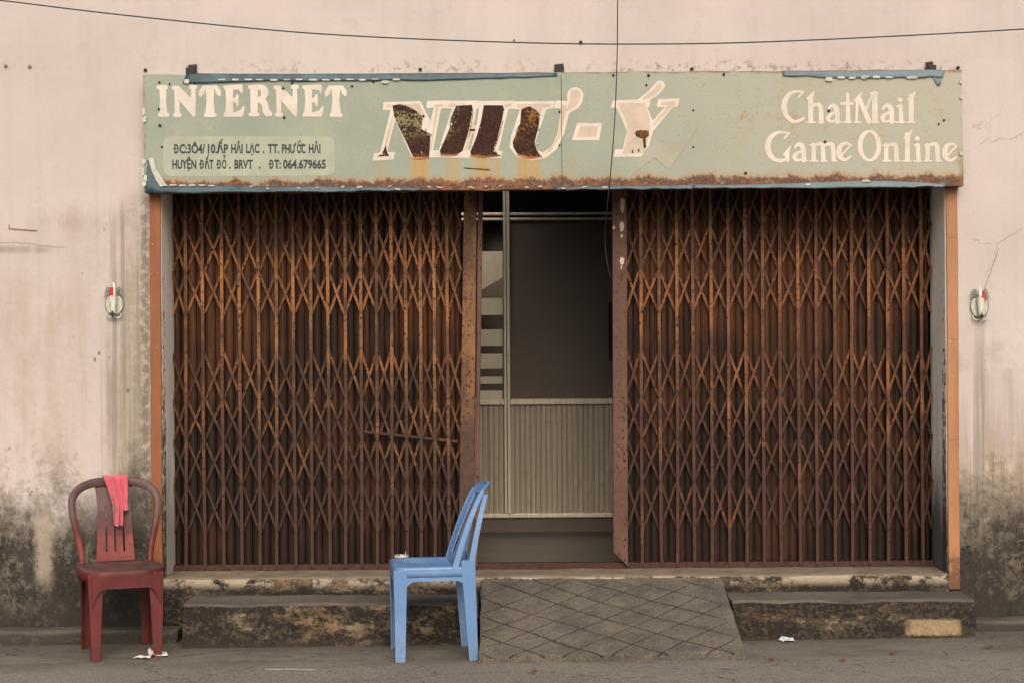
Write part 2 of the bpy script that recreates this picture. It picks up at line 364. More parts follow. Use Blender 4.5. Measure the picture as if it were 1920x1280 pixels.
def m_concrete(name, mode):
    g = G(name, 0.9, 0.2); p = g.pos(); x, y, z = g.xyz(p); nx, ny, nz = g.xyz(g.nor()); u, v = g.uvpix()
    a = g.noise(p, 2.2, 5, 0.6); b = g.noise(p, 9, 6, 0.68, 0.3); f = g.noise(p, 60, 5, 0.7); h = g.noise(g.sc(p, (1, 1, 2.2), (4, 2, 7)), 4.2, 6, 0.68)
    sand = g.mix(b.st(0.35, 0.65), (0.135, 0.102, 0.068), (0.240, 0.192, 0.132))
    sand = g.mix(f.st(0.45, 0.62) * 0.6, sand, (0.09, 0.065, 0.045))
    sand = g.mix(a.st(0.50, 0.62) * 0.5, sand, (0.15, 0.085, 0.042))
    blk = (h * 0.65 + b * 0.30 + f * 0.22 + x.st(-0.5, 1.8) * 0.055 + x.st(-0.7, -1.7) * 0.045).st(0.515, 0.600)
    gr2 = (g.noise(p, 46, 4, 0.7) * 0.6 + h * 0.5).st(0.50, 0.60)
    side = g.mix((blk * 0.80 + gr2 * 0.25).min(0.96), sand, (0.015, 0.013, 0.012))
    side = g.mix(gr2.inv() * blk * f.st(0.5, 0.6) * 0.5, side, (0.11, 0.092, 0.07))
    if mode == 'step':
        pt = (u + (b - 0.5) * 50.0).box(1678, 1768, 9) * (v + (f - 0.5) * 12.0).box(1142, 1170, 3)
        side = g.mix(pt * 0.9, side, g.mix(f.st(0.4, 0.6), (0.33, 0.25, 0.15), (0.25, 0.18, 0.105)))
        pt2 = (u + (b - 0.5) * 30.0).st(1800, 1815) * h.st(0.62, 0.5)
        side = g.mix(pt2 * 0.8, side, (0.30, 0.235, 0.15))
        side = g.mix((v + (b - 0.5) * 46.0).st(1168, 1200) * 0.5, side, (0.050, 0.042, 0.034))
    if mode == 'sill':
        pale = (b * 0.6 + h * 0.5).st(0.51, 0.58) * (z - 0.235).st(0.0, 0.05)
        side = g.mix(pale * 0.8, side, (0.40, 0.34, 0.26))
    if mode == 'foot': side = g.mix(blk * 0.85, g.mix(b.st(0.4, 0.6), (0.085, 0.075, 0.062), (0.13, 0.108, 0.083)), (0.030, 0.026, 0.023))
    topc = g.mix(a.st(0.35, 0.65), (0.075, 0.068, 0.058), (0.125, 0.112, 0.092))
    topc = g.mix((f * 0.5 + b * 0.5).st(0.5, 0.62) * 0.55, topc, (0.055, 0.05, 0.045))
    if mode == 'sill': topc = g.mix(b.st(0.35, 0.65), (0.155, 0.125, 0.094), (0.215, 0.175, 0.13))
    c = g.mix((nz + (b - 0.5) * 0.5).st(0.45, 0.85), side, topc)
    g.col(c); g.bump(f * 0.5 + b * 1.1 - blk * 0.5, 0.8, 0.012); return g.m
def m_ramp():
    g = G('scored_concrete_ramp', 0.9, 0.2); p = g.pos(); gr = g.attr('groove')
    a = g.noise(p, 5.5, 5, 0.6); b = g.noise(p, 18, 5, 0.68); f = g.noise(p, 85, 4, 0.7)
    c = g.mix((a * 0.8 + b * 0.3).st(0.42, 0.66), (0.080, 0.072, 0.062), (0.132, 0.118, 0.096))
    c = g.mix(b.st(0.52, 0.66) * 0.5, c, (0.145, 0.122, 0.087))
    c = g.mix(f.st(0.47, 0.62) * 0.65, c, (0.050, 0.044, 0.037))
    c = g.mix(g.noise(p, 150, 2, 0.6).st(0.56, 0.68) * 0.5, c, (0.23, 0.205, 0.165))
    c = g.mix(g.voro(p, 40).st(0.10, 0.04) * a.st(0.5, 0.6), c, (0.42, 0.37, 0.28))
    c = g.mix((gr * 1.5).min(1.0) * (b * 0.6 + 0.7), c, (0.014, 0.012, 0.010))
    x, y, z = g.xyz(p)
    c = g.mix((z + (b - 0.5) * 0.05).st(0.03, 0.0) * b.st(0.46, 0.6) * 0.7, c, (0.13, 0.06, 0.04))
    g.col(c); g.bump(f * 0.45 + b, 0.6, 0.008); return g.m
def m_ground():
    g = G('worn_grey_pavement', 0.9, 0.2); p = g.pos(); x, y, z = g.xyz(p)
    a = g.noise(g.sc(p, (1, 1.6, 1)), 1.3, 5, 0.6); b = g.noise(g.sc(p, (0.7, 1.3, 1)), 8, 6, 0.7); f = g.noise(p, 75, 5, 0.72); gr = g.noise(p, 240, 2, 0.6)
    c = g.mix((a * 0.7 + b * 0.4).st(0.42, 0.66), (0.102, 0.094, 0.079), (0.178, 0.165, 0.138))
    c = g.mix(f.st(0.46, 0.66) * 0.7, c, (0.075, 0.066, 0.057))
    peb = g.voro(g.sc(p, (1, 1.6, 1)), 70)
    c = g.mix(peb.st(0.22, 0.10) * b.st(0.42, 0.58) * 0.8, c, (0.035, 0.032, 0.028))
    c = g.mix(g.voro(g.sc(p, (1, 1.4, 1), (4, 2, 0)), 95).st(0.20, 0.10) * b.st(0.5, 0.6) * 0.7, c, (0.30, 0.28, 0.23))
    c = g.mix(gr.st(0.55, 0.72) * 0.6, c, (0.27, 0.25, 0.21))
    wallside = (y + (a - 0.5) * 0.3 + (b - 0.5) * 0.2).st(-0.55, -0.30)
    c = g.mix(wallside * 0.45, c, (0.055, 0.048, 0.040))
    road = (y + (b - 0.5) * 0.12).st(-0.72, -0.95)
    c = g.mix(road * 0.55, c, g.mix(f.st(0.38, 0.58), (0.080, 0.075, 0.066), (0.30, 0.28, 0.24)))
    c = g.mix((f * 0.6 + b * 0.4).st(0.57, 0.63) * road * 0.75, c, (0.045, 0.04, 0.036))
    ln = ((y + b * 0.10 + 0.60).abs()).st(0.012, 0.003) * x.st(-0.5, -0.8) * b.st(0.42, 0.6)
    c = g.mix(ln * 0.5, c, (0.32, 0.29, 0.25))
    crack = g.voro(g.comb(x + a * 0.7, y * 1.2 + b * 0.2, 0.0), 1.1, 'DISTANCE_TO_EDGE').st(0.007, 0.002)
    c = g.mix(crack * 0.8 * b.st(0.38, 0.52), c, (0.04, 0.035, 0.03))
    st = (g.noise(g.sc(p, (1, 2.2, 1), (5, 3, 0)), 9, 3, 0.6)).st(0.62, 0.70)
    c = g.mix(st * 0.6, c, (0.05, 0.044, 0.038))
    g.col(c); g.bump(f * 0.5 + b * 0.9 + gr * 0.3, 0.7, 0.010); return g.m
def m_slats():
    g = G('rusty_gate_backing', 0.7, 0.25); p = g.pos(); x, y, z = g.xyz(p)
    run = g.noise(g.comb(x * 26.0, y, z * 1.1), 1.6, 6, 0.68); a = g.noise(g.comb(x, y, z * 0.8), 2.4, 4, 0.6); f = g.noise(p, 55, 5, 0.7)
    c = g.mix((run * 0.7 + a * 0.45 - (z - 1.95).abs() * 0.13).st(0.42, 0.72), (0.018, 0.010, 0.008), (0.110, 0.044, 0.018))  # colour varies with height, lifted near the top against the lintel's shade
    c = g.mix(a.st(0.48, 0.64) * 0.5, c, (0.065, 0.026, 0.014))
    c = g.mix(f.st(0.5, 0.65) * 0.5, c, (0.032, 0.019, 0.014))
    g.col(c); g.bump(f + run, 0.4, 0.003); return g.m
def m_alu(name, base, rough=0.38, metal=0.75):
    g = G(name, rough, 0.5, metal); p = g.pos(); r = g.noise(g.sc(p, (30, 1, 0.7)), 2, 4, 0.6); f = g.noise(p, 22, 4, 0.65)
    c = g.mix(r.st(0.3, 0.7), tuple(q * 0.75 for q in base), base)
    c = g.mix((f * 0.7 + r * 0.3).st(0.56, 0.66) * 0.5, c, tuple(q * 0.45 for q in base))
    dent = g.voro(g.sc(p, (1, 1, 0.8)), 7).st(0.16, 0.02)
    g.col(c); g.bump(f * 0.25 + dent * 1.2, 0.35, 0.006); g.rough(f * 0.3 + rough - 0.12); return g.m
def m_glass():
    g = G('dark_window_glass', 0.08, 0.5); g.t.nodes.remove(g.b)
    tr = g.N('ShaderNodeBsdfTransparent'); tr.inputs[0].default_value = (0.95, 0.94, 0.92, 1)
    gl = g.N('ShaderNodeBsdfGlossy'); gl.inputs['Roughness'].default_value = 0.12
    mx = g.N('ShaderNodeMixShader'); mx.inputs[0].default_value = 0.05
    g.t.links.new(tr.outputs[0], mx.inputs[1]); g.t.links.new(gl.outputs[0], mx.inputs[2])
    g.t.links.new(mx.outputs[0], g.o.inputs[0]); return g.m
def m_red_chair():
    g = G('faded_red_plastic', 0.5, 0.4); p = g.obj(); x, y, z = g.xyz(p); nx, ny, nz = g.xyz(g.nor())
    a = g.noise(p, 9, 5, 0.6); f = g.noise(p, 60, 4, 0.7); s = g.noise(g.sc(p, (12, 12, 1)), 2.0, 4, 0.6)
    c = g.mix(a.st(0.35, 0.65), (0.066, 0.007, 0.008), (0.105, 0.011, 0.011))
    c = g.mix(z.box(0.45, 0.58, 0.04) * a.st(0.35, 0.6) * 0.7, c, (0.21, 0.036, 0.028))
    fade = (z + (a - 0.5) * 0.25).st(0.56, 0.72).max(nz.st(0.6, 0.95))
    c = g.mix(fade * 0.80, c, g.mix(a.st(0.35, 0.65), (0.055, 0.038, 0.037), (0.090, 0.063, 0.058)))
    c = g.mix((s * 0.6 + f * 0.4).st(0.48, 0.62) * 0.40, c, (0.090, 0.026, 0.026))
    c = g.mix(f.st(0.6, 0.7) * 0.5, c, (0.07, 0.04, 0.036))
    g.col(c); g.rough(f * 0.3 + 0.40); g.bump(f, 0.15, 0.002); return g.m
def m_blue_chair():
    g = G('sky_blue_plastic', 0.4, 0.45); p = g.obj(); a = g.noise(p, 7, 4, 0.6); f = g.noise(p, 50, 4, 0.7); s = g.noise(g.sc(p, (14, 14, 1.2)), 2.4, 4, 0.6)
    x, y, z = g.xyz(p)
    c = g.mix(a.st(0.3, 0.7), (0.098, 0.198, 0.390), (0.128, 0.236, 0.430))
    c = g.mix((s * 0.6 + f * 0.4).st(0.50, 0.64) * 0.35, c, (0.135, 0.20, 0.33))
    c = g.mix((z + (a - 0.5) * 0.12).st(0.16, 0.0) * f.st(0.38, 0.6) * 0.45, c, (0.14, 0.15, 0.17))
    c = g.mix((f * 0.5 + a * 0.5).st(0.60, 0.66) * 0.5, c, (0.10, 0.12, 0.17))
    sc_ = (g.noise(g.sc(p, (3, 3, 22)), 3.0, 3, 0.6) - 0.5).abs().st(0.010, 0.003) * a.st(0.5, 0.6)
    c = g.mix(sc_ * 0.5, c, (0.36, 0.47, 0.62))
    c = g.mix(g.voro(p, 30).st(0.12, 0.05) * a.st(0.48, 0.56) * 0.7, c, (0.06, 0.07, 0.09))
    g.col(c); g.rough(f * 0.25 + 0.28); g.bump(f, 0.12, 0.002); return g.m
def m_cloth():
    g = G('coral_pink_towel', 0.95, 0.1); p = g.obj(); a = g.noise(p, 14, 4, 0.6); f = g.noise(p, 260, 2, 0.5)
    g.col(g.mix(a.st(0.3, 0.7), (0.42, 0.075, 0.105), (0.52, 0.115, 0.145))); g.bump(f + a * 0.4, 0.5, 0.003)
    g.b.inputs['Sheen Weight'].default_value = 0.3; return g.m
def m_vinyl():
    g = G('torn_blue_vinyl', 0.5, 0.4); p = g.pos(); a = g.noise(p, 9, 4, 0.6); f = g.noise(p, 50, 4, 0.7)
    c = g.mix(a.st(0.35, 0.65), (0.018, 0.045, 0.062), (0.045, 0.092, 0.116)); x, y, z = g.xyz(p)
    c = g.mix((f * 0.6 + a * 0.4).st(0.53, 0.64) * 0.6, c, (0.035, 0.04, 0.04))
    c = g.mix(x.st(0.4, 2.1) * 0.45, c, (0.19, 0.25, 0.265))
    g.col(c); g.bump(a + f * 0.5, 0.5, 0.005); return g.m

M = dict(
    wall=m_wall(), jambl=m_jamb('cream_jamb_plaster', (0.78, 0.71, 0.61), 0.9, 0.4, 310, 10),
    jambr=m_jamb('grey_jamb_plaster', (0.84, 0.82, 0.73), 0.8, 0.90, 1770, 10),
    orl=m_orange('orange_post_paint', (0.265, 0.092, 0.035)), orr=m_orange('faded_orange_post_paint', (0.345, 0.165, 0.078)),
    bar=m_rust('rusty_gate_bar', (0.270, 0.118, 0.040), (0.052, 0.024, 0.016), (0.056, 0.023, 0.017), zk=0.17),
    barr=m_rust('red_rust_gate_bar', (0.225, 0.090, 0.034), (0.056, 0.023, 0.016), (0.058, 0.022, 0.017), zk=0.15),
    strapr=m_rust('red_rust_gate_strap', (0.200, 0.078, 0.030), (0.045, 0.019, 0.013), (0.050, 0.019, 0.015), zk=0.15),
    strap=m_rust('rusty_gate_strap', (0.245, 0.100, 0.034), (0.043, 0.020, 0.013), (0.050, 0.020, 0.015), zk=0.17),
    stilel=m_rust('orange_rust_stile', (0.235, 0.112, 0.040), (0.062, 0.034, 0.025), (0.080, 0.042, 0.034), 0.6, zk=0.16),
    stiler=m_rust('maroon_rust_stile', (0.115, 0.058, 0.042), (0.085, 0.040, 0.032), (0.095, 0.045, 0.036), 0.6),
    track=m_rust('dark_red_track', (0.060, 0.025, 0.018), (0.035, 0.016, 0.013), (0.05, 0.02, 0.015)),
    slats=m_slats(), sign=m_sign(), letter=m_letter('cream_white_lettering', (0.56, 0.51, 0.46)),
    fill=m_letter('faded_peach_lettering', (0.47, 0.385, 0.31), 0.7), patch=m_patch(),
    decal=m_letter('pale_green_decal', (0.315, 0.345, 0.275), 0.3), ink=m_plain('dark_slate_ink', (0.035, 0.045, 0.05), 0.6, 0.3, 0.35, 40),
    ghost=m_letter('ghost_pale_paint', (0.305, 0.305, 0.245), 0.2), line=m_letter('ghost_outline_paint', (0.37, 0.36, 0.29), 0.2),
    vinyl=m_vinyl(), scrap=m_plain('white_torn_vinyl', (0.52, 0.53, 0.49), 0.6, 0.3, 0.4, 40),
    step=m_concrete('mouldy_step_concrete', 'step'), sill=m_concrete('mouldy_sill_concrete', 'sill'), foot=m_concrete('grimy_footing_concrete', 'foot'), ramp=m_ramp(), ground=m_ground(),
    alu=m_alu('dull_aluminium', (0.60, 0.55, 0.44), 0.38, 0.35), corr=m_alu('ribbed_aluminium', (0.34, 0.30, 0.235), 0.40, 0.4),
    glass=m_glass(), inwall=m_plain('dim_room_wall', (0.25, 0.20, 0.17), 0.9, 0.2, 0.4, 3), infloor=m_plain('dark_floor_tile', (0.060, 0.054, 0.050), 0.35, 0.4, 0.4, 3, 0, 0.05),
    shut=m_plain('cream_shutter', (0.80, 0.74, 0.60), 0.6, 0.3, 0.2, 9), dark=m_plain('black_fitting', (0.022, 0.02, 0.02), 0.6, 0.3, 0.4, 30),
    wire=m_plain('grey_cable', (0.035, 0.037, 0.042), 0.6, 0.3, 0.2, 20), red=m_red_chair(), blue=m_blue_chair(), cloth=m_cloth(),
    paper=m_plain('white_paper', (0.62, 0.60, 0.56), 0.8, 0.2, 0.3, 30), paperb=m_plain('pale_blue_paper', (0.50, 0.55, 0.60), 0.8, 0.2, 0.3, 30),
    leaf=m_plain('dry_leaf', (0.19, 0.085, 0.04), 0.8, 0.2, 0.5, 40), tin=m_plain('dull_tin', (0.50, 0.50, 0.43), 0.55, 0.3, 0.3, 60, 0.15, 0.3),
    tinleaf=m_plain('tarnished_tin', (0.27, 0.275, 0.235), 0.5, 0.5, 0.4, 60, 0.2, 0.3), redp=m_plain('red_incense_paper', (0.42, 0.03, 0.025), 0.6, 0.3, 0.3, 60),
    white=m_plain('white_wax', (0.66, 0.65, 0.60), 0.5, 0.4, 0.15, 40), stick=m_plain('bamboo_stick', (0.40, 0.22, 0.10), 0.8, 0.2, 0.3, 60),
    straw=m_plain('dusty_straw', (0.33, 0.32, 0.28), 0.6, 0.3, 0.3, 30), rim=m_rust('orange_rust_rim', (0.42, 0.17, 0.05), (0.20, 0.08, 0.03), (0.13, 0.05, 0.03)),
    maroon=m_plain('dark_maroon_cloth', (0.055, 0.012, 0.014), 0.8, 0.2, 0.4, 20),
)
def m_board():
    g = G('scratched_dark_board', 0.35, 0.4); p = g.pos(); x, y, z = g.xyz(p); a = g.noise(p, 3, 4, 0.6); f = g.noise(g.sc(p, (40, 1, 2.5)), 2.2, 4, 0.6)
    c = g.mix(a.st(0.3, 0.7), (0.072, 0.052, 0.042), (0.098, 0.072, 0.058))
    c = g.mix(f.st(0.66, 0.72) * 0.35, c, (0.12, 0.10, 0.085))
    g.col(c); g.rough(a * 0.3 + 0.25); return g.m
def m_tumbler():
    g = G('clear_tumbler_glass', 0.05, 0.5); g.b.inputs['Transmission Weight'].default_value = 0.9
    g.b.inputs['IOR'].default_value = 1.3; g.b.inputs['Base Color'].default_value = (0.82, 0.84, 0.80, 1); return g.m
M['tumbler'] = m_tumbler(); M['board'] = m_board()

# ---------------------------------------------------------------- setting
ZT = 0.304                                         # top of the threshold
def zg(x, y): return 0.008 * (x + 1.8)             # ground level
bm = BM()
xs = [-60, -20, -8, -4, -2, 0, 2, 4, 8, 20, 60]; ys = [-300, -60, -20, -9, -4, -2, -1, 0, 0.35, 20, 120]
def gz(x, y): return zg(max(-8, min(8, x)), y)
vs = [[bm.verts.new((x * (5 if abs(x) == 60 else 1), y, gz(x, y))) for y in ys] for x in xs]
for i in range(len(xs) - 1):
    for j in range(len(ys) - 1): bm.faces.new((vs[i][j], vs[i + 1][j], vs[i + 1][j + 1], vs[i][j + 1]))
tag(mesh('ground', bm, M['ground']), kind='structure')

XL, XR = -1.773, 2.197                             # opening
ZO = ZC + 0.90                                     # lintel underside
ZTOP = 3.30
shop = thing('shop_building', 'pink plastered shopfront with mould stains around a wide gated opening', 'building', (0, 0, 0))
bm = BM(); YB = 0.32
for x0, x1, z0, z1 in ((-8, XL, -0.1, ZO), (XR, 8, -0.1, ZO), (-8, 8, ZO, ZTOP)):
    quad(bm, (x0, 0, z0), (x1, 0, z0), (x1, 0, z1), (x0, 0, z1))
quad(bm, (XL, 0, ZO), (XR, 0, ZO), (XR, YB, ZO), (XL, YB, ZO))           # lintel underside
quad(bm, (-8, 0, ZTOP), (8, 0, ZTOP), (8, 0.2, ZTOP), (-8, 0.2, ZTOP)); quad(bm, (-8, 0.2, ZTOP), (8, 0.2, ZTOP), (8, 0.2, 2.95), (-8, 0.2, 2.95))       # parapet
for xa_, xb_ in ((-8, -2.41), (2.81, 8)): quad(bm, (xa_, 0.2, 2.95), (xb_, 0.2, 2.95), (xb_, 6, 2.95), (xa_, 6, 2.95))   # flat roofs beside the porch
quad(bm, (-8, 0, -0.1), (-8, 0, ZTOP), (-8, 0.2, ZTOP), (-8, 0.2, -0.1)); quad(bm, (8, 0, -0.1), (8, 0.2, -0.1), (8, 0.2, ZTOP), (8, 0, ZTOP))
quad(bm, (-8, 6, -0.1), (-8, 6, 2.95), (8, 6, 2.95), (8, 6, -0.1)); quad(bm, (-8, 0.2, -.1), (-8, 0.2, 2.95), (-8, 6, 2.95), (-8, 6, -.1)); quad(bm, (8, 0.2, -.1), (8, 0.2, 2.95), (8, 6, 2.95), (8, 6, -.1))
quad(bm, (-2.41, 0.2, 2.95), (2.81, 0.2, 2.95), (2.81, 0.33, 2.95), (-2.41, 0.33, 2.95))
bmesh.ops.remove_doubles(bm, verts=bm.verts, dist=1e-4)
mesh('facade_wall', bm, M['wall'], shop)
bm = BM(); box(bm, XL - 0.03, XL, 0.002, 0.33, -0.1, ZO); mesh('door_jamb', bm, M['jambl'], shop, bevel=0.006)
bm = BM(); box(bm, XR, XR + 0.03, 0.002, 0.33, -0.1, ZO); mesh('door_jamb', bm, M['jambr'], shop, bevel=0.006, label='grey green door jamb blackened at the foot')
def post(x0, x1, y0, y1, d, mat, lab):
    a = P(x0, y0, d); b = P(x1, y1, d); bm = BM(); n = 22; rnd = random.Random(x0)
    secs = []
    for k in range(n + 1):
        z = a.z + (b.z - a.z) * k / n; j = [rnd.uniform(-1, 1) * 0.0016 for _ in range(2)]
        secs.append([(a.x + j[0], -0.012, z), (b.x + j[1], -0.012, z), (b.x + j[1], 0.0, z), (a.x + j[0], 0.0, z)])
    sweep(bm, secs); mesh('door_post', bm, mat, shop, bevel=0.004, label=lab)
post(281, 306, 350, 1165, 9.0, M['orl'], 'deep orange painted door post')
post(1773, 1799, 345, 1104, 9.0, M['orr'], 'faded light orange door post')
# threshold slab with a chipped front edge
def rough_block(x0, x1, y0, y1, z0, z1, amp, nx=90, ny=7, nz=7, seed=1, cham=0.012):
    bm = BM(); rnd = random.Random(seed)
    bmesh.ops.create_cube(bm, size=1)
    bmesh.ops.subdivide_edges(bm, edges=[e for e in bm.edges if abs(e.verts[0].co.x - e.verts[1].co.x) > .5], cuts=nx, use_grid_fill=True)
    bmesh.ops.subdivide_edges(bm, edges=[e for e in bm.edges if abs(e.verts[0].co.y - e.verts[1].co.y) > .5], cuts=ny, use_grid_fill=True)
    bmesh.ops.subdivide_edges(bm, edges=[e for e in bm.edges if abs(e.verts[0].co.z - e.verts[1].co.z) > .5], cuts=nz, use_grid_fill=True)
    from mathutils import noise as mn
    for v in bm.verts:
        c = v.co.copy()
        p = Vector((x0 + (c.x + .5) * (x1 - x0), y0 + (c.y + .5) * (y1 - y0), z0 + (c.z + .5) * (z1 - z0)))
        n = mn.noise_vector(p * 6 + Vector((seed * 3, 0, 0))) * amp + mn.noise_vector(p * 17) * amp * 0.3
        if c.z > .49 and c.y < -.49: p += Vector((0, cham, -cham)) * (0.7 + abs(mn.noise(p * 4)) * 0.9)
        if abs(c.y - .5) < .01: n.y = 0
        p += n
        v.co = p
    return bm
mesh('threshold', rough_block(XL - 0.005, XR + 0.005, -0.012, 0.33, -0.05, ZT, 0.004, 240, 16, 34, 3, 0.007), M['sill'], shop, smooth=True)
for x0, x1, h, nm in ((-8, -1.675, 0.062, 'wall_footing'), (2.288, 8, 0.05, 'wall_footing')):
    g0 = zg((x0 + x1) / 2, 0)
    mesh(nm, rough_block(x0, x1, -0.165, -0.002, -0.12, 0.058 + h * 0.1 if x0 < 0 else 0.085, 0.006, 260, 6, 6, int(x1 * 3)), M['foot'], shop, smooth=True)
# porch behind the gate (unseen roof opening added over its left half to light the partition), and the dark room behind the partition
YP = 2.18                                          # partition plane
bm = BM()
quad(bm, (-2.4, 0.33, 0.29), (2.8, 0.33, 0.29), (2.8, 5.9, 0.29), (-2.4, 5.9, 0.29))
mesh('room_floor', bm, M['infloor'], shop)
bm = BM(); ZR = 2.95
quad(bm, (-2.4, 0.33, 0.29), (-2.4, 5.9, 0.29), (-2.4, 5.9, ZR), (-2.4, 0.33, ZR)); quad(bm, (2.8, 0.33, 0.29), (2.8, 0.33, ZR), (2.8, 5.9, ZR), (2.8, 5.9, 0.29))
quad(bm, (-2.4, 5.9, 0.29), (2.8, 5.9, 0.29), (2.8, 5.9, ZR), (-2.4, 5.9, ZR))
for x0, x1, y0, y1 in ((-2.4, 2.8, 5.2, 5.9), (-2.4, 2.8, 2.7, 5.2), (-2.4, 2.8, 0.33, 0.45), (-0.05, 2.8, 0.45, 2.7), (-2.4, -1.2, 0.45, 2.7)):
    quad(bm, (x0, y0, ZR), (x1, y0, ZR), (x1, y1, ZR), (x0, y1, ZR))
bmesh.ops.remove_doubles(bm, verts=bm.verts, dist=1e-4)
mesh('room_wall', bm, M['inwall'], shop)
# step and ramp
a = P(343, 1180, D0 - 0.32); b = P(1828, 1180, D0 - 0.32)
tag(mesh('entrance_step', rough_block(a.x, -0.176, -0.325, -0.016, -0.08, 0.216, 0.008, 170, 26, 30, 5, 0.010), M['step'], smooth=True, origin=(-.9, -0.2, 0)),
    'mould blackened concrete step behind the blue chair, left of the ramp', 'step', 'entrance steps')
tag(mesh('entrance_step', rough_block(1.068, b.x, -0.325, -0.016, -0.08, 0.216, 0.008, 130, 26, 30, 6, 0.010), M['step'], smooth=True, origin=(1.7, -0.2, 0)),
    'mould blackened concrete step with a bare sandy patch, right of the ramp', 'step', 'entrance steps')
RA = (Vector((-0.162, -0.008, ZT - 0.012)), Vector((1.052, -0.008, ZT - 0.012)), Vector((1.062, -0.845, 0.058)), Vector((-0.158, -0.845, 0.046)))
def ramp_xy(px, py):
    o = Vector((0, -D0, ZC)); t = P(px, py, 9) - o
    n = (RA[1] - RA[0]).cross(RA[3] - RA[0]); k = (RA[0] - o).dot(n) / t.dot(n); return o + t * k
LA = [[(225, 318), (335, 350), (790, 515), (1150, 620), (1500, 720), (1830, 805)], [(480, 300), (940, 455), (1310, 560), (1815, 685)], [(830, 315), (1130, 400), (1320, 455), (1780, 575)],
      [(1240, 330), (1750, 470)], [(1490, 310), (1720, 370)], [(150, 420), (300, 480), (840, 640), (1160, 745), (1480, 835)], [(160, 550), (480, 660), (750, 755), (1180, 875)],
      [(160, 675), (480, 785), (730, 870)], [(150, 795), (370, 870)],
      [(140, 420), (330, 345), (440, 300)], [(150, 535), (470, 415), (720, 310)], [(155, 655), (480, 540), (800, 405), (1000, 320)], [(160, 750), (310, 715), (650, 580), (940, 460), (1240, 330)],
      [(320, 825), (640, 705), (960, 575), (1290, 445), (1520, 345)], [(580, 865), (820, 760), (1000, 690), (1310, 560), (1580, 430)], [(920, 865), (1160, 740), (1320, 670), (1640, 530), (1750, 480)],
      [(1220, 870), (1500, 725), (1660, 655), (1790, 595)], [(1620, 830), (1830, 715)]]
segs = []
for k, L in enumerate(LA):
    q = [ramp_xy(860 + u * 0.28125, 1000 + v * 0.28125) for u, v in L]
    for i in range(len(q) - 1): segs.append((q[i].x, q[i].y, q[i + 1].x, q[i + 1].y, 0.0048 if k < 9 else 0.0040, (1.0, 0.8, 0.95, 0.9, 1.0, 0.65, 0.85, 0.7, 0.5, 0.5, 0.8, 0.6, 0.6, 0.75, 0.65, 0.7, 0.7, 0.6)[k]))
from mathutils import noise as mn
NU, NV = 330, 250
uu, vv = np.meshgrid(np.linspace(0, 1, NU + 1), np.linspace(0, 1, NV + 1), indexing='ij')
cr = [np.array(c) for c in RA]
pt = ((1 - uu) * (1 - vv))[..., None] * cr[0] + (uu * (1 - vv))[..., None] * cr[1] + (uu * vv)[..., None] * cr[2] + ((1 - uu) * vv)[..., None] * cr[3]
gro = np.zeros(uu.shape)
for ax, ay, bx, by, wd, st_ in segs:
    dx, dy = bx - ax, by - ay; L2 = dx * dx + dy * dy
    t = np.clip(((pt[..., 0] - ax) * dx + (pt[..., 1] - ay) * dy) / L2, 0, 1)
    dd = np.hypot(pt[..., 0] - ax - t * dx, pt[..., 1] - ay - t * dy)
    gro = np.maximum(gro, st_ * np.exp(-(dd / wd) ** 2))
bm = BM(); lay = bm.verts.layers.float.new('groove'); vg = []
for i in range(NU + 1):
    row = []
    for j in range(NV + 1):
        p = Vector(pt[i, j]); n = mn.noise(p * 5) * 0.004 + mn.noise(p * 30) * 0.0016
        if j > NV - 12: p.z -= 0.005 * ((j - NV + 12) / 12) ** 3; p.y += (mn.noise(Vector((p.x * 5, 3, 0))) * 0.030 + mn.noise(Vector((p.x * 21, 9, 0))) * 0.012) * ((j - NV + 12) / 12)
        if i < 6 or i > NU - 6: p.x += mn.noise(Vector((p.y * 8, i // 30, 5))) * 0.008
        p.z += n - gro[i, j] * 0.014
        v = bm.verts.new(p); v[lay] = min(1.0, gro[i, j] * 1.2); row.append(v)
    vg.append(row)
for i in range(NU):
    for j in range(NV): bm.faces.new((vg[i][j], vg[i + 1][j], vg[i + 1][j + 1], vg[i][j + 1]))
top_loop = [vg[i][0] for i in range(NU + 1)] + [vg[NU][j] for j in range(1, NV + 1)] + [vg[i][NV] for i in range(NU - 1, -1, -1)] + [vg[0][j] for j in range(NV - 1, 0, -1)]
loop = [bm.verts.new(v.co) for v in top_loop]; dn = [bm.verts.new((v.co.x + (mn.noise(v.co * 14) * .012), v.co.y + mn.noise(v.co * 11 + Vector((4, 4, 4))) * .014, -0.08)) for v in loop]
for i in range(len(loop)): bm.faces.new((loop[i], loop[(i + 1) % len(loop)], dn[(i + 1) % len(loop)], dn[i]))
for f_ in bm.faces: f_.smooth = False
tag(mesh('concrete_ramp', bm, M['ramp'], origin=(0.44, -0.45, 0)), 'sloping concrete ramp scored with crossed diagonal grooves', 'ramp')

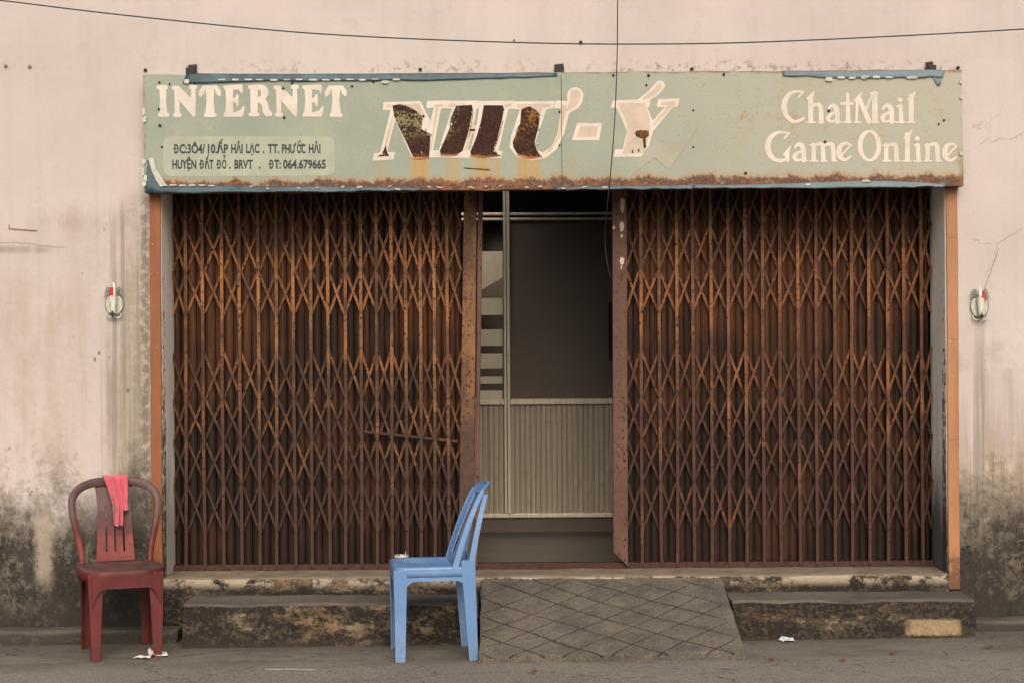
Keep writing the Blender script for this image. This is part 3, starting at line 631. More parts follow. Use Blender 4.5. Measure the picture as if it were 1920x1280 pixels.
# ---------------------------------------------------------------- folding gates
ZGT = ZC + 0.87; DG = 9.262
def folding_gate(label, bars, x_lo, x_hi, flip, stile_side):
    mid = P((x_lo + x_hi) / 2, 1062, 9.27)
    t = thing('folding_gate', label, 'gate', (mid.x, 0.28, ZT), 0, 'rusty folding gates')
    z0 = ZT + 0.012
    for k, bx in enumerate(bars):
        rnd = random.Random(bx); x = P(bx, 700, DG).x; w2 = 0.0085
        b = BM(); lean = rnd.uniform(-.007, .007); bow = rnd.uniform(-.004, .004)
        secs = []
        for q in range(15):
            z = z0 + (ZGT - z0) * q / 14; ox = lean * (q / 14 - .5) + bow * math.sin(math.pi * q / 14 * rnd.choice((1, 1, 1.0))) + rnd.uniform(-.0008, .0008)
            secs.append([(x + ox - w2, 0.255, z), (x + ox + w2, 0.255, z), (x + ox + w2, 0.271, z), (x + ox - w2, 0.271, z)])
        sweep(b, secs)
        for yy in (345, 424, 505, 585, 656, 743, 821, 902, 994):
            zz = P(960, yy, DG).z + rnd.uniform(-.004, .004); tq = (zz - z0) / (ZGT - z0); xx = x + lean * (tq - .5) + bow * math.sin(math.pi * tq)
            tube(b, [(xx, .2552, zz), (xx, .2525, zz), (xx, .2515, zz)], [.0048, .0042, .002], 7)
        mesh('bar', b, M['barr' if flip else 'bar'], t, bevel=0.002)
    allx = [x_lo] + list(bars) + [x_hi]
    lv = [(345, 424), (424, 505), (505, 585), (656, 743), (743, 821), (821, 902), (904, 994)]
    for (ya, yb) in lv:
        b = BM()
        for i in range(len(allx) - 1):
            rnd = random.Random(allx[i] * 7 + ya)
            xa, xb = P(allx[i], 700, DG).x, P(allx[i + 1], 700, DG).x
            if (i == 0 and not stile_side == 'L') : xa = P(2 * allx[0] - allx[1] + 18, 700, DG).x if False else xa
            sc_ = (xb - xa) / 0.0945
            zm = (P(960, ya, DG).z + P(960, yb, DG).z) / 2 + rnd.uniform(-.006, .006); hh = (P(960, ya, DG).z - P(960, yb, DG).z) / 2 * 1.04
            if not (0.55 < sc_ < 1.35): 
                if sc_ <= 0.55: continue
            s = 1 if flip else -1
            b2 = rnd.uniform(-.007, .007)
            bar(b, (xa, 0.2765, zm - s * hh), (xb, 0.2765, zm + s * hh + b2), 0.0125, 0.003, (0, -1, 0))
            bar(b, (xa, 0.296, zm + s * hh), (xb, 0.296, zm - s * hh + b2), 0.0125, 0.003, (0, -1, 0))
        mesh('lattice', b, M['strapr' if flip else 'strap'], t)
    # vertical sheet slats behind the lattice: shallow curved strips with a lapped joint
    b = BM(); prof = []
    xw = [P(q, 700, DG).x for q in allx]
    for i in range(len(xw) - 1):
        for h in (0, 1):
            a0 = xw[i] + (xw[i + 1] - xw[i]) * h / 2; a1 = xw[i] + (xw[i + 1] - xw[i]) * (h + 1) / 2
            for q in range(5):
                s_ = q / 4; prof.append((a0 + (a1 - a0) * (0.04 + 0.92 * s_), 0.322 - 0.016 * math.sin(math.pi * s_) + 0.012 * h))
            prof.append((a1, 0.346))
    for (xa, ya), (xb, yb) in zip(prof, prof[1:]):
        quad(b, (xa, ya, z0 + 0.02), (xb, yb, z0 + 0.02), (xb, yb, ZGT), (xa, ya, ZGT))
    bmesh.ops.remove_doubles(b, verts=b.verts, dist=1e-5)
    mesh('backing_sheet', b, M['slats'], t)
    return t
LB = [348, 382, 418, 451, 485, 518, 552, 584, 616, 647, 677, 706, 734, 761, 788, 814, 840]
RB = [1203, 1237, 1269, 1300, 1333, 1366, 1398, 1431, 1463, 1498, 1531, 1565, 1597, 1629, 1664, 1696, 1728]
gl = folding_gate('left rusty folding gate with lattice straps and ochre patches', LB, 322, 866, False, 'R')
gr = folding_gate('right rusty folding gate, its maroon end post spotted with cream paint', RB, 1174, 1748, True, 'L')
# end posts
bm = BM(); zt, zb = ZGT, ZT + 0.02
def px_at(x, y, Y): return P(x, y, D0 + Y)
f = [px_at(870, 350, .235), px_at(894, 350, .235), px_at(888, 1062, .235), px_at(859, 1062, .235)]
for q in (0, 1): f[q] = f[q] + (f[q] - f[3 - q]) * 0.03
prism(bm, f, (0, 0.05, 0))
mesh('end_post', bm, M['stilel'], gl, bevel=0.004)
bm = BM()
f = [px_at(896, 350, .25), px_at(906, 350, .25), px_at(895, 1062, .25), px_at(890, 1062, .25)]
for q in (0, 1): f[q] = f[q] + (f[q] - f[3 - q]) * 0.03
prism(bm, f, (0, 0.03, 0)); mesh('post_flange', bm, M['stiler'], gl, bevel=0.003)
bm = BM()
bar(bm, px_at(684, 808, .273), px_at(858, 826, .273), 0.012, 0.004, (0, -1, 0))
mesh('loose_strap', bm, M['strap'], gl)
bm = BM()
f = [px_at(1148, 335, .235), px_at(1175, 335, .235), px_at(1178, 1062, .235), px_at(1150, 1034, .235)]
prism(bm, f, (0, 0.045, 0)); mesh('end_post', bm, M['stiler'], gr, bevel=0.004)
rp = random.Random(4)
for (cx, cy, w_, h_) in ((1167, 385, 5, 15), (1166, 425, 4, 11), (1166, 443, 2.5, 4), (1151, 427, 3, 3.5), (1166, 490, 4.5, 8), (1165, 502, 1.5, 4)):
    bm = BM(); ring = [px_at(cx + w_ * math.cos(a) * rp.uniform(.7, 1.15), cy + h_ * math.sin(a) * rp.uniform(.8, 1.1), .2335) for a in [k * math.pi / 6 for k in range(12)]]
    f = bm.faces.new([bm.verts.new(p) for p in ring]); mesh('paint_spot', bm, M['fill'], gr)
bm = BM(); box(bm, P(322, 1060, 9.3).x, P(1748, 1060, 9.3).x, 0.262, 0.325, ZT - 0.004, ZT + 0.030); 
mesh('bottom_track', bm, M['track'], gl, bevel=0.003)
bm = BM(); box(bm, XL + .002, XR - .002, 0.245, 0.315, ZGT + 0.001, ZO - 0.001); mesh('top_track', bm, M['track'], shop, bevel=0.003)

# ---------------------------------------------------------------- partition inside
DP = D0 + YP
pt_ = thing('window_partition', 'aluminium and glass partition with ribbed lower panel inside the doorway', 'partition', (P(1020, 968, DP).x, YP, 0.29))
xa, xb = -2.39, 2.79
def zpx(y): return P(1000, y, DP).z
def rail(y0, y1, dep=0.03, x0=xa, x1=xb):
    bm = BM(); box(bm, x0, x1, YP - dep, YP + 0.03, zpx(y1), zpx(y0)); mesh('rail', bm, M['alu'], pt_, bevel=0.004)
rail(746, 757, 0.035); rail(961, 969, 0.035); rail(399, 404, 0.02); rail(409, 414, 0.03)
for x0, x1 in ((945, 957), (560, 572), (1330, 1342)):
    bm = BM(); a = P(x0, 700, DP).x; b_ = P(x1, 700, DP).x; w_ = (b_ - a)
    box(bm, a, a + w_ * .42, YP - 0.045, YP - 0.0352, zpx(960), ZO + .3); box(bm, a + w_ * .5, b_, YP - 0.055, YP - 0.0352, zpx(960), ZO + .3)
    mesh('mullion', bm, M['alu'], pt_, bevel=0.003)
bm = BM(); n = 0; x = xa; zlo, zhi = zpx(961), zpx(757); prof = []
while x < xb:
    prof += [(x, YP - 0.004), (x + 0.022, YP - 0.004), (x + 0.025, YP + 0.004), (x + 0.030, YP + 0.004)]; x += 0.033
for (a, ya), (b_, yb) in zip(prof, prof[1:]): quad(bm, (a, ya, zlo), (b_, yb, zlo), (b_, yb, zhi), (a, ya, zhi))
bmesh.ops.remove_doubles(bm, verts=bm.verts, dist=1e-5)
mesh('ribbed_panel', bm, M['corr'], pt_)
for x0_, x1_ in ((xa, P(950, 700, DP).x),):
    bm = BM(); quad(bm, (x0_, YP + .006, zpx(746)), (x1_, YP + .006, zpx(746)), (x1_, YP + .006, zpx(414)), (x0_, YP + .006, zpx(414))); mesh('glass_pane', bm, M['glass'], pt_)
bm = BM(); box(bm, P(950, 700, DP).x + .001, xb, YP + 0.004, YP + 0.012, zpx(746), zpx(414)); mesh('dark_panel', bm, M['board'], pt_)
bm = BM(); quad(bm, (xa, YP + .006, zpx(399)), (xb, YP + .006, zpx(399)), (xb, YP + .006, ZO + .3), (xa, YP + .006, ZO + .3)); mesh('glass_pane', bm, M['glass'], pt_)
bm = BM(); box(bm, xa, xb, YP - 0.01, YP + 0.03, 0.291, zpx(969)); mesh('kick_board', bm, M['board'], pt_)
# white shutter boards seen through the narrow pane
DS = D0 + YP + 0.06
sh = thing('slatted_screen', 'cream slatted screen behind the narrow pane', 'screen', (P(922, 745, DS).x, YP + .06, zpx(745)))
for y0, y1 in ((472, 556), (557, 591), (618, 648), (662, 690), (705, 718), (731, 748)):
    a = P(895, y0, DS); b_ = P(943, y1, DS); bm = BM(); box(bm, a.x, b_.x, YP + 0.05, YP + 0.07, b_.z, a.z)
    mesh('slat', bm, M['shut'], sh, bevel=0.003)
bm = BM(); prism(bm, [P(896, 548, DS - .02), P(943, 520, DS - .02), P(943, 556, DS - .02), P(896, 556, DS - .02)], (0, 0.005, 0)); mesh('slat_shadow', bm, M['inwall'], sh)  # dark wedge standing in for a diagonal shadow across the top slat
bm = BM(); a = P(1141, 566, 10.9); b_ = P(1156, 676, 10.9); box(bm, a.x, b_.x, 1.9, 1.93, b_.z, a.z)
tag(mesh('hanging_banner', bm, M['maroon'], origin=(a.x, 1.9, b_.z), bevel=0.004), 'dark maroon strip hanging inside by the right gate', 'banner')

# ---------------------------------------------------------------- shop sign
DSG = D0 - 0.10
sg = thing('shop_sign', 'long faded green metal sign with white hand cut lettering and rust', 'sign', (P(1037, 355, DSG).x, -0.1, P(1037, 355, DSG).z))
bm = BM()
cs = [P(268, 141, DSG), P(1803, 131, DSG), P(1807, 349, DSG), P(271, 362, DSG)]
NX = 60
top = [cs[0].lerp(cs[1], i / NX) for i in range(NX + 1)]; bot = [cs[3].lerp(cs[2], i / NX) for i in range(NX + 1)]
secs = []
for i in range(NX + 1):
    a, b_ = top[i].copy(), bot[i].copy(); a.z += mn.noise(Vector((i * .4, 0, 0))) * .006; b_.z += mn.noise(Vector((i * .5, 7, 0))) * .006
    secs.append([a, b_, b_ + Vector((0, 0.098, 0)), a + Vector((0, 0.098, 0))])
sweep(bm, secs); mesh('sign_panel', bm, M['sign'], sg)
lay_n = [0]
def ring_stroke(pts, mapf, d0, seg=14):            # stroke with round ends and a radius per point -> outline points
    c = catmull(pts, 5) if len(pts) > 2 else [np.array(p, float) for p in pts]
    L, Rr = [], []
    for i, p in enumerate(c):
        a, b_ = c[max(i - 1, 0)], c[min(i + 1, len(c) - 1)]; t = (b_ - a)[:2]; t = t / (np.hypot(*t) + 1e-9); n = np.array((-t[1], t[0]))
        L.append(p[:2] + n * p[2]); Rr.append(p[:2] - n * p[2])
    return c, L, Rr
class Paint:
    def __init__(s, fx, fy, k): s.fx, s.fy, s.k = fx, fy, k; s.bm = BM(); s.off = 0.0008; s.dx = s.dy = 0
    def w(s, u, v): 
        d = DSG - s.off; return P(s.fx + (u + s.dx) * s.k, s.fy + (v + s.dy) * s.k, d)
    def next(s): s.off += 0.000018
    def S(s, *pts, closed=False):
        s.next(); c, L, Rr = ring_stroke(pts, None, 0)
        bm = s.bm; l = [bm.verts.new(s.w(*q)) for q in L]; r = [bm.verts.new(s.w(*q)) for q in Rr]
        for i in range(len(l) - 1): bm.faces.new((l[i], l[i + 1], r[i + 1], r[i]))
        if not closed:
            for p, nb in ((c[0], c[1]), (c[-1], c[-2])):
                a0 = math.atan2(p[1] - nb[1], p[0] - nb[0])
                bm.faces.new([bm.verts.new(s.w(p[0] + p[2] * math.cos(a0 + t), p[1] + p[2] * math.sin(a0 + t))) for t in [(-math.pi / 2) + math.pi * k / 8 for k in range(9)]])
    def Pg(s, *pts, smooth=False):
        s.next()
        if smooth: pts = [tuple(p) for p in catmull(pts, 4, True)]
        f = s.bm.faces.new([s.bm.verts.new(s.w(*p)) for p in pts]); f.normal_update(); bmesh.ops.triangulate(s.bm, faces=[f])
    def at(s, dx, dy=0): s.dx, s.dy = dx, dy; return s
    def cut(s, name, mat): mesh(name, s.bm, mat, sg); s.bm = BM()
    def done(s, name, mat, parent=None, label=None): return mesh(name, s.bm, mat, parent or sg, label=label)
# INTERNET
q = Paint(280, 130, 0.203125)
def L_N(p):
    p.Pg((215, 158), (282, 166), (390, 272), (426, 300), (425, 432), (412, 444), (400, 436), (285, 300), (262, 240), (228, 190))
    p.Pg((230, 180), (276, 180), (280, 410), (236, 410)); p.S((240, 424, 20), (278, 424, 20)); p.S((224, 172, 17), (262, 172, 17))
    p.Pg((388, 180), (424, 180), (429, 300), (420, 438), (402, 438), (382, 282)); p.S((387, 167, 20), (422, 167, 20))
def L_T(p):
    p.Pg((518, 158), (602, 158), (592, 300), (606, 415), (514, 415), (528, 300)); p.S((520, 425, 18), (604, 425, 18))
    p.Pg((492, 152), (626, 150), (624, 186), (498, 186)); p.S((502, 168, 16), (482, 215, 25), (472, 240, 14)); p.S((616, 165, 14), (636, 210, 25), (645, 236, 15))
def L_E(p):
    p.Pg((700, 165), (776, 165), (768, 290), (776, 415), (700, 415), (710, 290)); p.Pg((678, 165), (690, 152), (850, 140), (862, 152), (860, 200), (770, 186), (700, 190))
    p.S((846, 160, 14), (851, 212, 9)); p.Pg((682, 430), (694, 396), (780, 400), (840, 378), (868, 340), (880, 352), (872, 402), (856, 440), (690, 440))
    p.Pg((762, 272), (795, 262), (806, 230), (822, 236), (825, 330), (812, 350), (798, 312), (762, 298))
def L_R(p):
    p.Pg((930, 160), (1004, 160), (998, 415), (935, 415)); p.S((926, 165, 17), (990, 160, 16)); p.S((932, 420, 17), (1000, 420, 17))
    p.S((985, 165, 20), (1040, 172, 28), (1066, 215, 35), (1046, 262, 26), (1000, 288, 18)); p.Pg((1000, 302), (1060, 262), (1092, 312), (1108, 378), (1138, 408), (1126, 436), (1072, 437), (1050, 400), (1036, 330), (1012, 312))
q.Pg((92, 165), (158, 165), (155, 300), (166, 415), (92, 415), (99, 300)); q.S((85, 167, 19), (154, 167, 19)); q.S((97, 422, 18), (168, 422, 18))
L_N(q); L_T(q); L_E(q); L_R(q); L_N(q.at(938, -3)); L_E(q.at(730)); L_T(q.at(1162)); q.at(0)
q.done('lettering', M['letter'])
# ChatMail / Game Online
q = Paint(1420, 150, 0.203125)
def l_a(p):
    p.S((658, 268, 11), (682, 240, 15), (716, 246, 21), (735, 292, 23), (738, 388, 21)); p.S((738, 296, 9), (684, 316, 15), (654, 350, 21), (668, 384, 15), (722, 378, 10)); p.S((742, 391, 8), (774, 389, 7))
def l_n(p):
    p.S((1190, 604, 20), (1190, 742, 20)); p.S((1164, 606, 8), (1190, 596, 13)); p.S((1200, 612, 12), (1243, 594, 17), (1278, 618, 21), (1285, 742, 21)); p.S((1162, 750, 8), (1234, 750, 8)); p.S((1266, 750, 8), (1324, 750, 8))
def l_e(p): p.S((778, 694, 9), (864, 604, 9)); p.S((860, 602, 10), (820, 586, 13), (776, 604, 19), (753, 660, 25), (766, 714, 23), (810, 740, 14), (860, 708, 8))
def l_i(p): p.S((1322, 242, 20), (1330, 385, 21)); p.S((1290, 246, 8), (1320, 236, 13)); p.S((1317, 185, 22), (1319, 185, 22)); p.S((1286, 392, 8), (1358, 392, 8))
def l_l(p): p.S((1420, 150, 24), (1420, 382, 23)); p.Pg((1462, 100), (1466, 110), (1446, 160), (1400, 190), (1380, 180)); p.S((1382, 392, 8), (1454, 392, 8))
q.S((424, 116, 10), (385, 108, 11), (335, 112, 15), (284, 146, 20), (250, 215, 25), (249, 275, 25), (276, 340, 21), (330, 384, 16), (388, 378, 14), (434, 350, 8)); q.S((426, 112, 9), (380, 160, 9))
q.S((493, 160, 23), (493, 385, 23)); q.Pg((522, 100), (528, 108), (518, 160), (470, 186), (450, 172)); q.S((450, 392, 8), (534, 392, 8)); q.S((505, 240, 14), (550, 228, 18), (584, 256, 21), (590, 385, 22)); q.S((566, 392, 8), (612, 392, 8))
l_a(q); q.S((833, 132, 13), (836, 250, 19), (838, 382, 22)); q.S((778, 218, 13), (878, 218, 13)); q.S((796, 392, 8), (864, 392, 8))
q.S((922, 178, 13), (916, 385, 12)); q.S((898, 392, 8), (950, 392, 8)); q.Pg((962, 108), (968, 116), (952, 160), (906, 206), (890, 188)); q.S((938, 165, 19), (1030, 384, 24)); q.S((1004, 276, 10), (1058, 140, 10))
q.S((1085, 128, 25), (1085, 382, 25)); q.S((1046, 124, 10), (1112, 122, 10)); q.S((1052, 392, 8), (1118, 392, 8))
l_a(q.at(503)); l_i(q.at(0)); l_l(q)
q.S((292, 494, 9), (245, 486, 11), (180, 490, 16), (126, 530, 21), (97, 600, 26), (106, 670, 26), (150, 728, 21), (210, 748, 17), (268, 732, 12)); q.S((292, 494, 9), (250, 538, 9)); q.Pg((308, 606), (314, 612), (296, 660), (296, 745), (286, 764), (268, 752), (258, 712), (234, 690))
l_a(q.at(-310, 358)); q.at(0)
q.S((520, 604, 20), (520, 742, 20)); q.S((486, 606, 8), (516, 594, 13)); q.S((530, 608, 12), (572, 592, 17), (602, 614, 20), (610, 742, 20)); q.S((622, 608, 12), (664, 592, 17), (696, 616, 20), (706, 742, 20)); q.S((484, 750, 8), (560, 750, 8)); q.S((590, 750, 8), (640, 750, 8)); q.S((690, 750, 8), (732, 750, 8))
l_e(q)
ring = [(1035 + 86 * math.sin(t), 610 - 133 * math.cos(t), 13 + 9 * abs(math.sin(t))) for t in [2 * math.pi * k / 24 for k in range(25)]]
q.S(*ring, closed=True)
l_n(q); l_l(q.at(-35, 358)); l_i(q.at(158, 360)); l_n(q.at(380)); l_e(q.at(975, 6)); q.at(0)
q.done('lettering', M['letter'])
# big slanted name
q = Paint(680, 110, 1 / 3)
q.Pg((118, 246), (325, 240), (385, 360), (376, 562), (278, 560), (182, 348), (138, 526), (182, 527), (173, 570), (55, 574), (66, 534), (98, 530), (158, 290), (114, 290))
q.Pg((362, 240), (471, 236), (462, 280), (440, 285), (388, 560), (362, 556), (380, 360), (400, 278), (358, 280))
q.Pg((472, 238), (652, 238), (654, 240), (856, 238), (848, 280), (818, 286), (764, 520), (787, 522), (778, 562), (382, 556), (392, 518), (428, 516), (502, 282), (462, 280))
q.Pg((852, 242), (1080, 240), (1070, 282), (1034, 286), (972, 470), (978, 515), (1012, 530), (1060, 500), (1094, 430), (1116, 282), (1074, 280), (1086, 238), (1160, 240), (1166, 290), (1134, 420), (1092, 510), (1030, 560), (950, 574), (870, 556), (826, 500), (834, 440), (885, 286), (845, 284))
q.S((1196, 208, 46), (1186, 250, 40), (1146, 296, 18)); q.Pg((1208, 362), (1347, 365), (1330, 460), (1177, 460))
q.Pg((1408, 236), (1622, 228), (1612, 272), (1600, 274), (1632, 352), (1700, 274), (1654, 272), (1662, 228), (1783, 225), (1772, 270), (1745, 276), (1632, 410), (1606, 510), (1650, 508), (1641, 552), (1411, 555), (1420, 512), (1463, 510), (1488, 410), (1428, 278), (1395, 278))
q.S((1672, 152, 28), (1634, 194, 26), (1560, 236, 12)); q.done('name_lettering', M['letter'])
q = Paint(680, 110, 1 / 3); q.off = 0.0016
q.S((1196, 205, 31), (1186, 246, 24), (1150, 292, 6)); q.cut('letter_fill', M['fill']); q.Pg((1226, 380), (1326, 382), (1313, 441), (1200, 441)); q.cut('letter_fill', M['fill']); q.S((1670, 156, 15), (1634, 194, 14), (1580, 226, 5))
q.cut('letter_fill', M['fill']); q.Pg((1436, 252), (1588, 250), (1618, 345), (1614, 400), (1588, 532), (1462, 534), (1492, 415), (1480, 350)); q.Pg((1680, 246), (1760, 242), (1752, 262), (1640, 380), (1634, 366), (1716, 264), (1678, 264))
q.cut('letter_fill', M['fill']); q.Pg((118 + 12, 260), (318, 254), (352, 330), (330, 330), (240, 262), (170, 266), (158, 276), (132, 274)); q.Pg((166, 320), (178, 322), (124, 534), (112, 532)); q.Pg((404, 258), (456, 256), (450, 270), (428, 272), (386, 520), (378, 520), (412, 274), (400, 272))
q.cut('letter_fill', M['fill']); q.Pg((484, 254), (530, 254), (520, 272), (478, 272)); q.Pg((800, 256), (840, 254), (836, 270), (800, 276)); q.cut('letter_fill', M['fill']); q.Pg((868, 256), (1062, 254), (1056, 270), (1016, 274), (996, 320), (930, 262), (890, 284), (864, 272)); q.cut('letter_fill', M['fill']); q.Pg((1120, 260), (1146, 262), (1144, 290), (1112, 440), (1060, 520), (1000, 545), (1040, 520), (1098, 440)); q.cut('letter_fill', M['fill']); q.Pg((596, 360), (640, 358), (634, 420), (600, 500), (572, 520), (596, 420))
q.done('letter_fill', M['fill'])
q = Paint(680, 110, 1 / 3); q.off = 0.0024
q.Pg((168, 266), (205, 258), (240, 263), (285, 285), (310, 302), (338, 332), (330, 398), (352, 410), (382, 424), (378, 500), (374, 556), (284, 556), (250, 480), (205, 390), (176, 322))
q.cut('rusted_patch', M['patch']); q.Pg((526, 266), (614, 261), (620, 290), (602, 380), (588, 440), (562, 520), (530, 541), (440, 541), (434, 520), (448, 490), (490, 390), (494, 340))
q.cut('rusted_patch', M['patch']); q.Pg((682, 263), (788, 264), (796, 285), (784, 345), (756, 460), (738, 500), (762, 545), (700, 548), (610, 545), (606, 525), (640, 440), (664, 360))
q.cut('rusted_patch', M['patch']); q.Pg((892, 288), (920, 272), (940, 270), (978, 292), (998, 318), (990, 380), (968, 470), (978, 515), (1002, 546), (940, 556), (872, 540), (848, 500), (844, 470), (862, 426), (870, 390), (886, 368))
q.cut('rusted_patch', M['patch']); q.Pg((1530, 412), (1560, 404), (1612, 406), (1610, 436), (1592, 446), (1594, 500), (1582, 508), (1576, 452), (1540, 440)); q.cut('rusted_patch', M['patch']); q.Pg((130, 490), (138, 530), (150, 548), (82, 552), (110, 534)); q.cut('rusted_patch', M['patch']); q.Pg((600, 398), (632, 396), (632, 408), (602, 410))
q.cut('rusted_patch', M['patch'])
for a in ((1518, 516), (1552, 510)): q.S((a[0], a[1], 3), (a[0] + 1, a[1] + 14, 4)); q.cut('rusted_patch', M['patch'])
q.cut('rusted_patch', M['patch']); q.S((570, 616, 2.5), (712, 626, 4)); q.done('rusted_patch', M['patch'])
q = Paint(680, 110, 1 / 3); q.off = 0.0020
q.Pg((640, 282), (655, 282), (641, 376), (626, 376)); q.cut('letter_gap', M['sign']); q.Pg((616, 424), (629, 424), (606, 514), (592, 514)); q.cut('letter_gap', M['sign'])
for ln in (((278, 562, 4), (330, 564, 5), (376, 558, 3)), ((436, 545, 3), (490, 547, 4), (534, 543, 3)), ((606, 550, 4), (680, 554, 6), (770, 546, 5)), ((744, 500, 3), (766, 440, 2.5), (790, 350, 2)), ((868, 545, 3), (935, 561, 6), (1004, 551, 5)), ((596, 440, 2.5), (608, 385, 2), (622, 300, 2))):
    q.S(*ln); q.cut('rust_rim', M['rim'])
rf = random.Random(9)
for u_, v_ in ((336, 336), (352, 404), (384, 428), (330, 396), (368, 430), (330, 530), (618, 300), (606, 372), (792, 300), (786, 350), (752, 470), (742, 520), (986, 480), (990, 400), (992, 330), (870, 400), (500, 370), (448, 480), (660, 390), (110, 538), (1606, 410), (1534, 414), (1592, 480)):
    bm = BM(); ang = rf.uniform(0, 6.28); r_ = rf.uniform(5, 12); pts = []
    for k in range(5): aa = ang + k * 1.2566; pts.append((680 + (u_ + r_ * math.cos(aa) * rf.uniform(.4, 1.1)) / 3, 110 + (v_ + r_ * math.sin(aa) * rf.uniform(.4, 1.1)) / 3))
    vs_ = [bm.verts.new(P(x_, y_, DSG - .004 - .007 * (k in (0, 1)) - .003 * (k == 2))) for k, (x_, y_) in enumerate(pts)]; bm.faces.new(vs_)
    mesh('paint_flake', bm, M['fill' if rf.random() < .6 else 'letter'], sg, solid=.0006)
q = Paint(680, 110, 1 / 3); q.off = 0.0021
q.Pg((1478, 682), (1560, 560), (1642, 448), (1716, 512), (1886, 390), (1722, 626), (1640, 556), (1560, 620)); q.done('lightning_mark', M['ghost'])
q = Paint(1300, 100, 0.28646)
for k, dy in enumerate((0, 218)):
    q.at(4 * k, dy)
    q.S((300, 328, 2), (235, 330, 2), (205, 322, 2), (160, 326, 2), (128, 352, 2), (124, 392, 2), (140, 420, 2)); q.S((300, 328, 2), (303, 340, 2), (298, 349, 2), (244, 353, 2))
    q.S((244, 353, 2), (232, 372, 2), (212, 378, 2), (194, 366, 2), (200, 350, 2), (226, 352, 2)); q.S((236, 372, 2), (232, 392, 2), (205, 396, 2), (186, 386, 2)); q.S((228, 394, 2), (218, 412, 2), (190, 414, 2), (172, 402, 2)); q.S((206, 414, 2), (190, 428, 2), (150, 424, 2)); q.cut('hand_outline', M['line'])
q.at(0)
# address decal
q = Paint(250, 100, 0.28646)
rr = []
for cx, cy, a0 in ((245, 600, 180), (1262, 598, 270), (1264, 748, 0), (250, 752, 90)):
    rr += [(cx + 54 * math.cos(R(a0 + t)), cy + 54 * math.sin(R(a0 + t))) for t in range(0, 91, 15)]
q.Pg(*rr); q.done('address_plate', M['decal'])
def text_mesh(txt):
    cu = bpy.data.curves.new('address_text', 'FONT'); cu.body = txt; cu.size = 1; cu.offset = 0.036; cu.resolution_u = 3
    o = bpy.data.objects.new('address_text', cu); C.objects.link(o); bpy.context.view_layer.update()
    me = bpy.data.meshes.new_from_object(o.evaluated_get(bpy.context.evaluated_depsgraph_get()))
    bpy.data.objects.remove(o); bpy.data.curves.remove(cu); return me
cap = None; bm = BM(); tz = Paint(250, 100, 0.28646); tz.off = 0.0016
mH = text_mesh('H'); cap = max(v.co.y for v in mH.vertices); capm = min(v.co.y for v in mH.vertices)
def put_text(txt, u0, u1, base, top_):
    me = text_mesh(txt); xs_ = [v.co.x for v in me.vertices]; x0, x1 = min(xs_), max(xs_)
    vm = [bm.verts.new(tz.w(u0 + (v.co.x - x0) / (x1 - x0) * (u1 - u0), base - v.co.y / cap * (base - top_))) for v in me.vertices]
    for p in me.polygons:
        try: bm.faces.new([vm[i] for i in p.vertices])
        except ValueError: pass
tz.bm = bm
def dbar(u, v): tz.S((u - 4, v, 4.5), (u + 14, v, 4.5))
def horn(u, v): tz.S((u - 3, v + 8, 3.5), (u + 5, v + 2, 4.5), (u + 6, v - 6, 4.5))
for a_ in (('D', 268, 297, 655, 596), ('C:3Ô4/', 302, 470, 655, 596), ('10.ẤP', 487, 622, 654, 596), ('HẢI', 640, 716, 654, 596), ('LẠC', 738, 826, 653, 595), ('.', 847, 858, 653, 595), ('TT.', 880, 955, 654, 596), ('PHU', 972, 1056, 654, 596), ('OC', 1070, 1127, 654, 596), ('HẢI', 1148, 1225, 653, 595),
           ('HUYỆN', 255, 412, 756, 698), ('D', 437, 463, 756, 698), ('ẤT', 467, 525, 756, 698), ('D', 549, 575, 756, 698), ('O', 580, 610, 756, 698), ('.', 626, 638, 756, 698), ('BRVT', 662, 782, 755, 698), ('.', 822, 834, 755, 698), ('D', 892, 918, 755, 698), ('T:', 922, 966, 755, 698), ('064.679665', 980, 1260, 755, 698)): put_text(*a_)
for u, v in ((268, 626), (437, 727), (549, 727), (892, 727)): dbar(u, v)
horn(1057, 598); horn(1098, 600); tz.S((1078, 590, 3), (1092, 574, 4.5)); tz.S((589, 675, 3), (595, 669, 3.5), (600, 675, 3.5), (595, 684, 3.5), (594, 690, 3))
mesh('address_lettering', bm, M['ink'], sg)
# torn vinyl
def ribbon(name, tops, bots, mat, off=0.006, amp=0.006, seed=0):
    n = 60; T = catmull(tops, 12); B = catmull(bots, 12); bm = BM()
    def fn(u, v):
        a = T[min(int(u * (len(T) - 1) + .5), len(T) - 1)]; b_ = B[min(int(u * (len(B) - 1) + .5), len(B) - 1)]
        p = a + (b_ - a) * v; rg = (mn.noise(Vector((u * 40, seed, v))) * 1.8 + mn.noise(Vector((u * 11, seed, 3))) * 2.6) * v
        return P(p[0], p[1] + rg, DSG - off * (0.25 + .75 * v) - amp * abs(mn.noise(Vector((u * 9, v * 1.5, seed)))) * (v + .2))
    grid(bm, len(T) - 1, 5, fn); return mesh(name, bm, mat, sg, solid=0.0008, smooth=True)
ribbon('torn_vinyl', [(350, 138), (520, 139), (800, 138), (1045, 137)], [(342, 157), (520, 152), (800, 151), (1045, 143)], M['vinyl'], seed=1)
ribbon('torn_vinyl', [(1466, 133), (1600, 133), (1745, 131), (1772, 134)], [(1468, 142), (1600, 147), (1745, 145), (1768, 146)], M['vinyl'], seed=2)
ribbon('torn_vinyl', [(1744, 138), (1756, 137), (1768, 140)], [(1756, 158), (1760, 161), (1764, 158)], M['vinyl'], seed=3)
ribbon('torn_vinyl', [(276, 300), (285, 305), (300, 330), (312, 345), (420, 349), (560, 350), (700, 351), (790, 352)], [(273, 362), (285, 362), (300, 362), (320, 362), (420, 361), (560, 360), (700, 358), (790, 357)], M['vinyl'], seed=4)
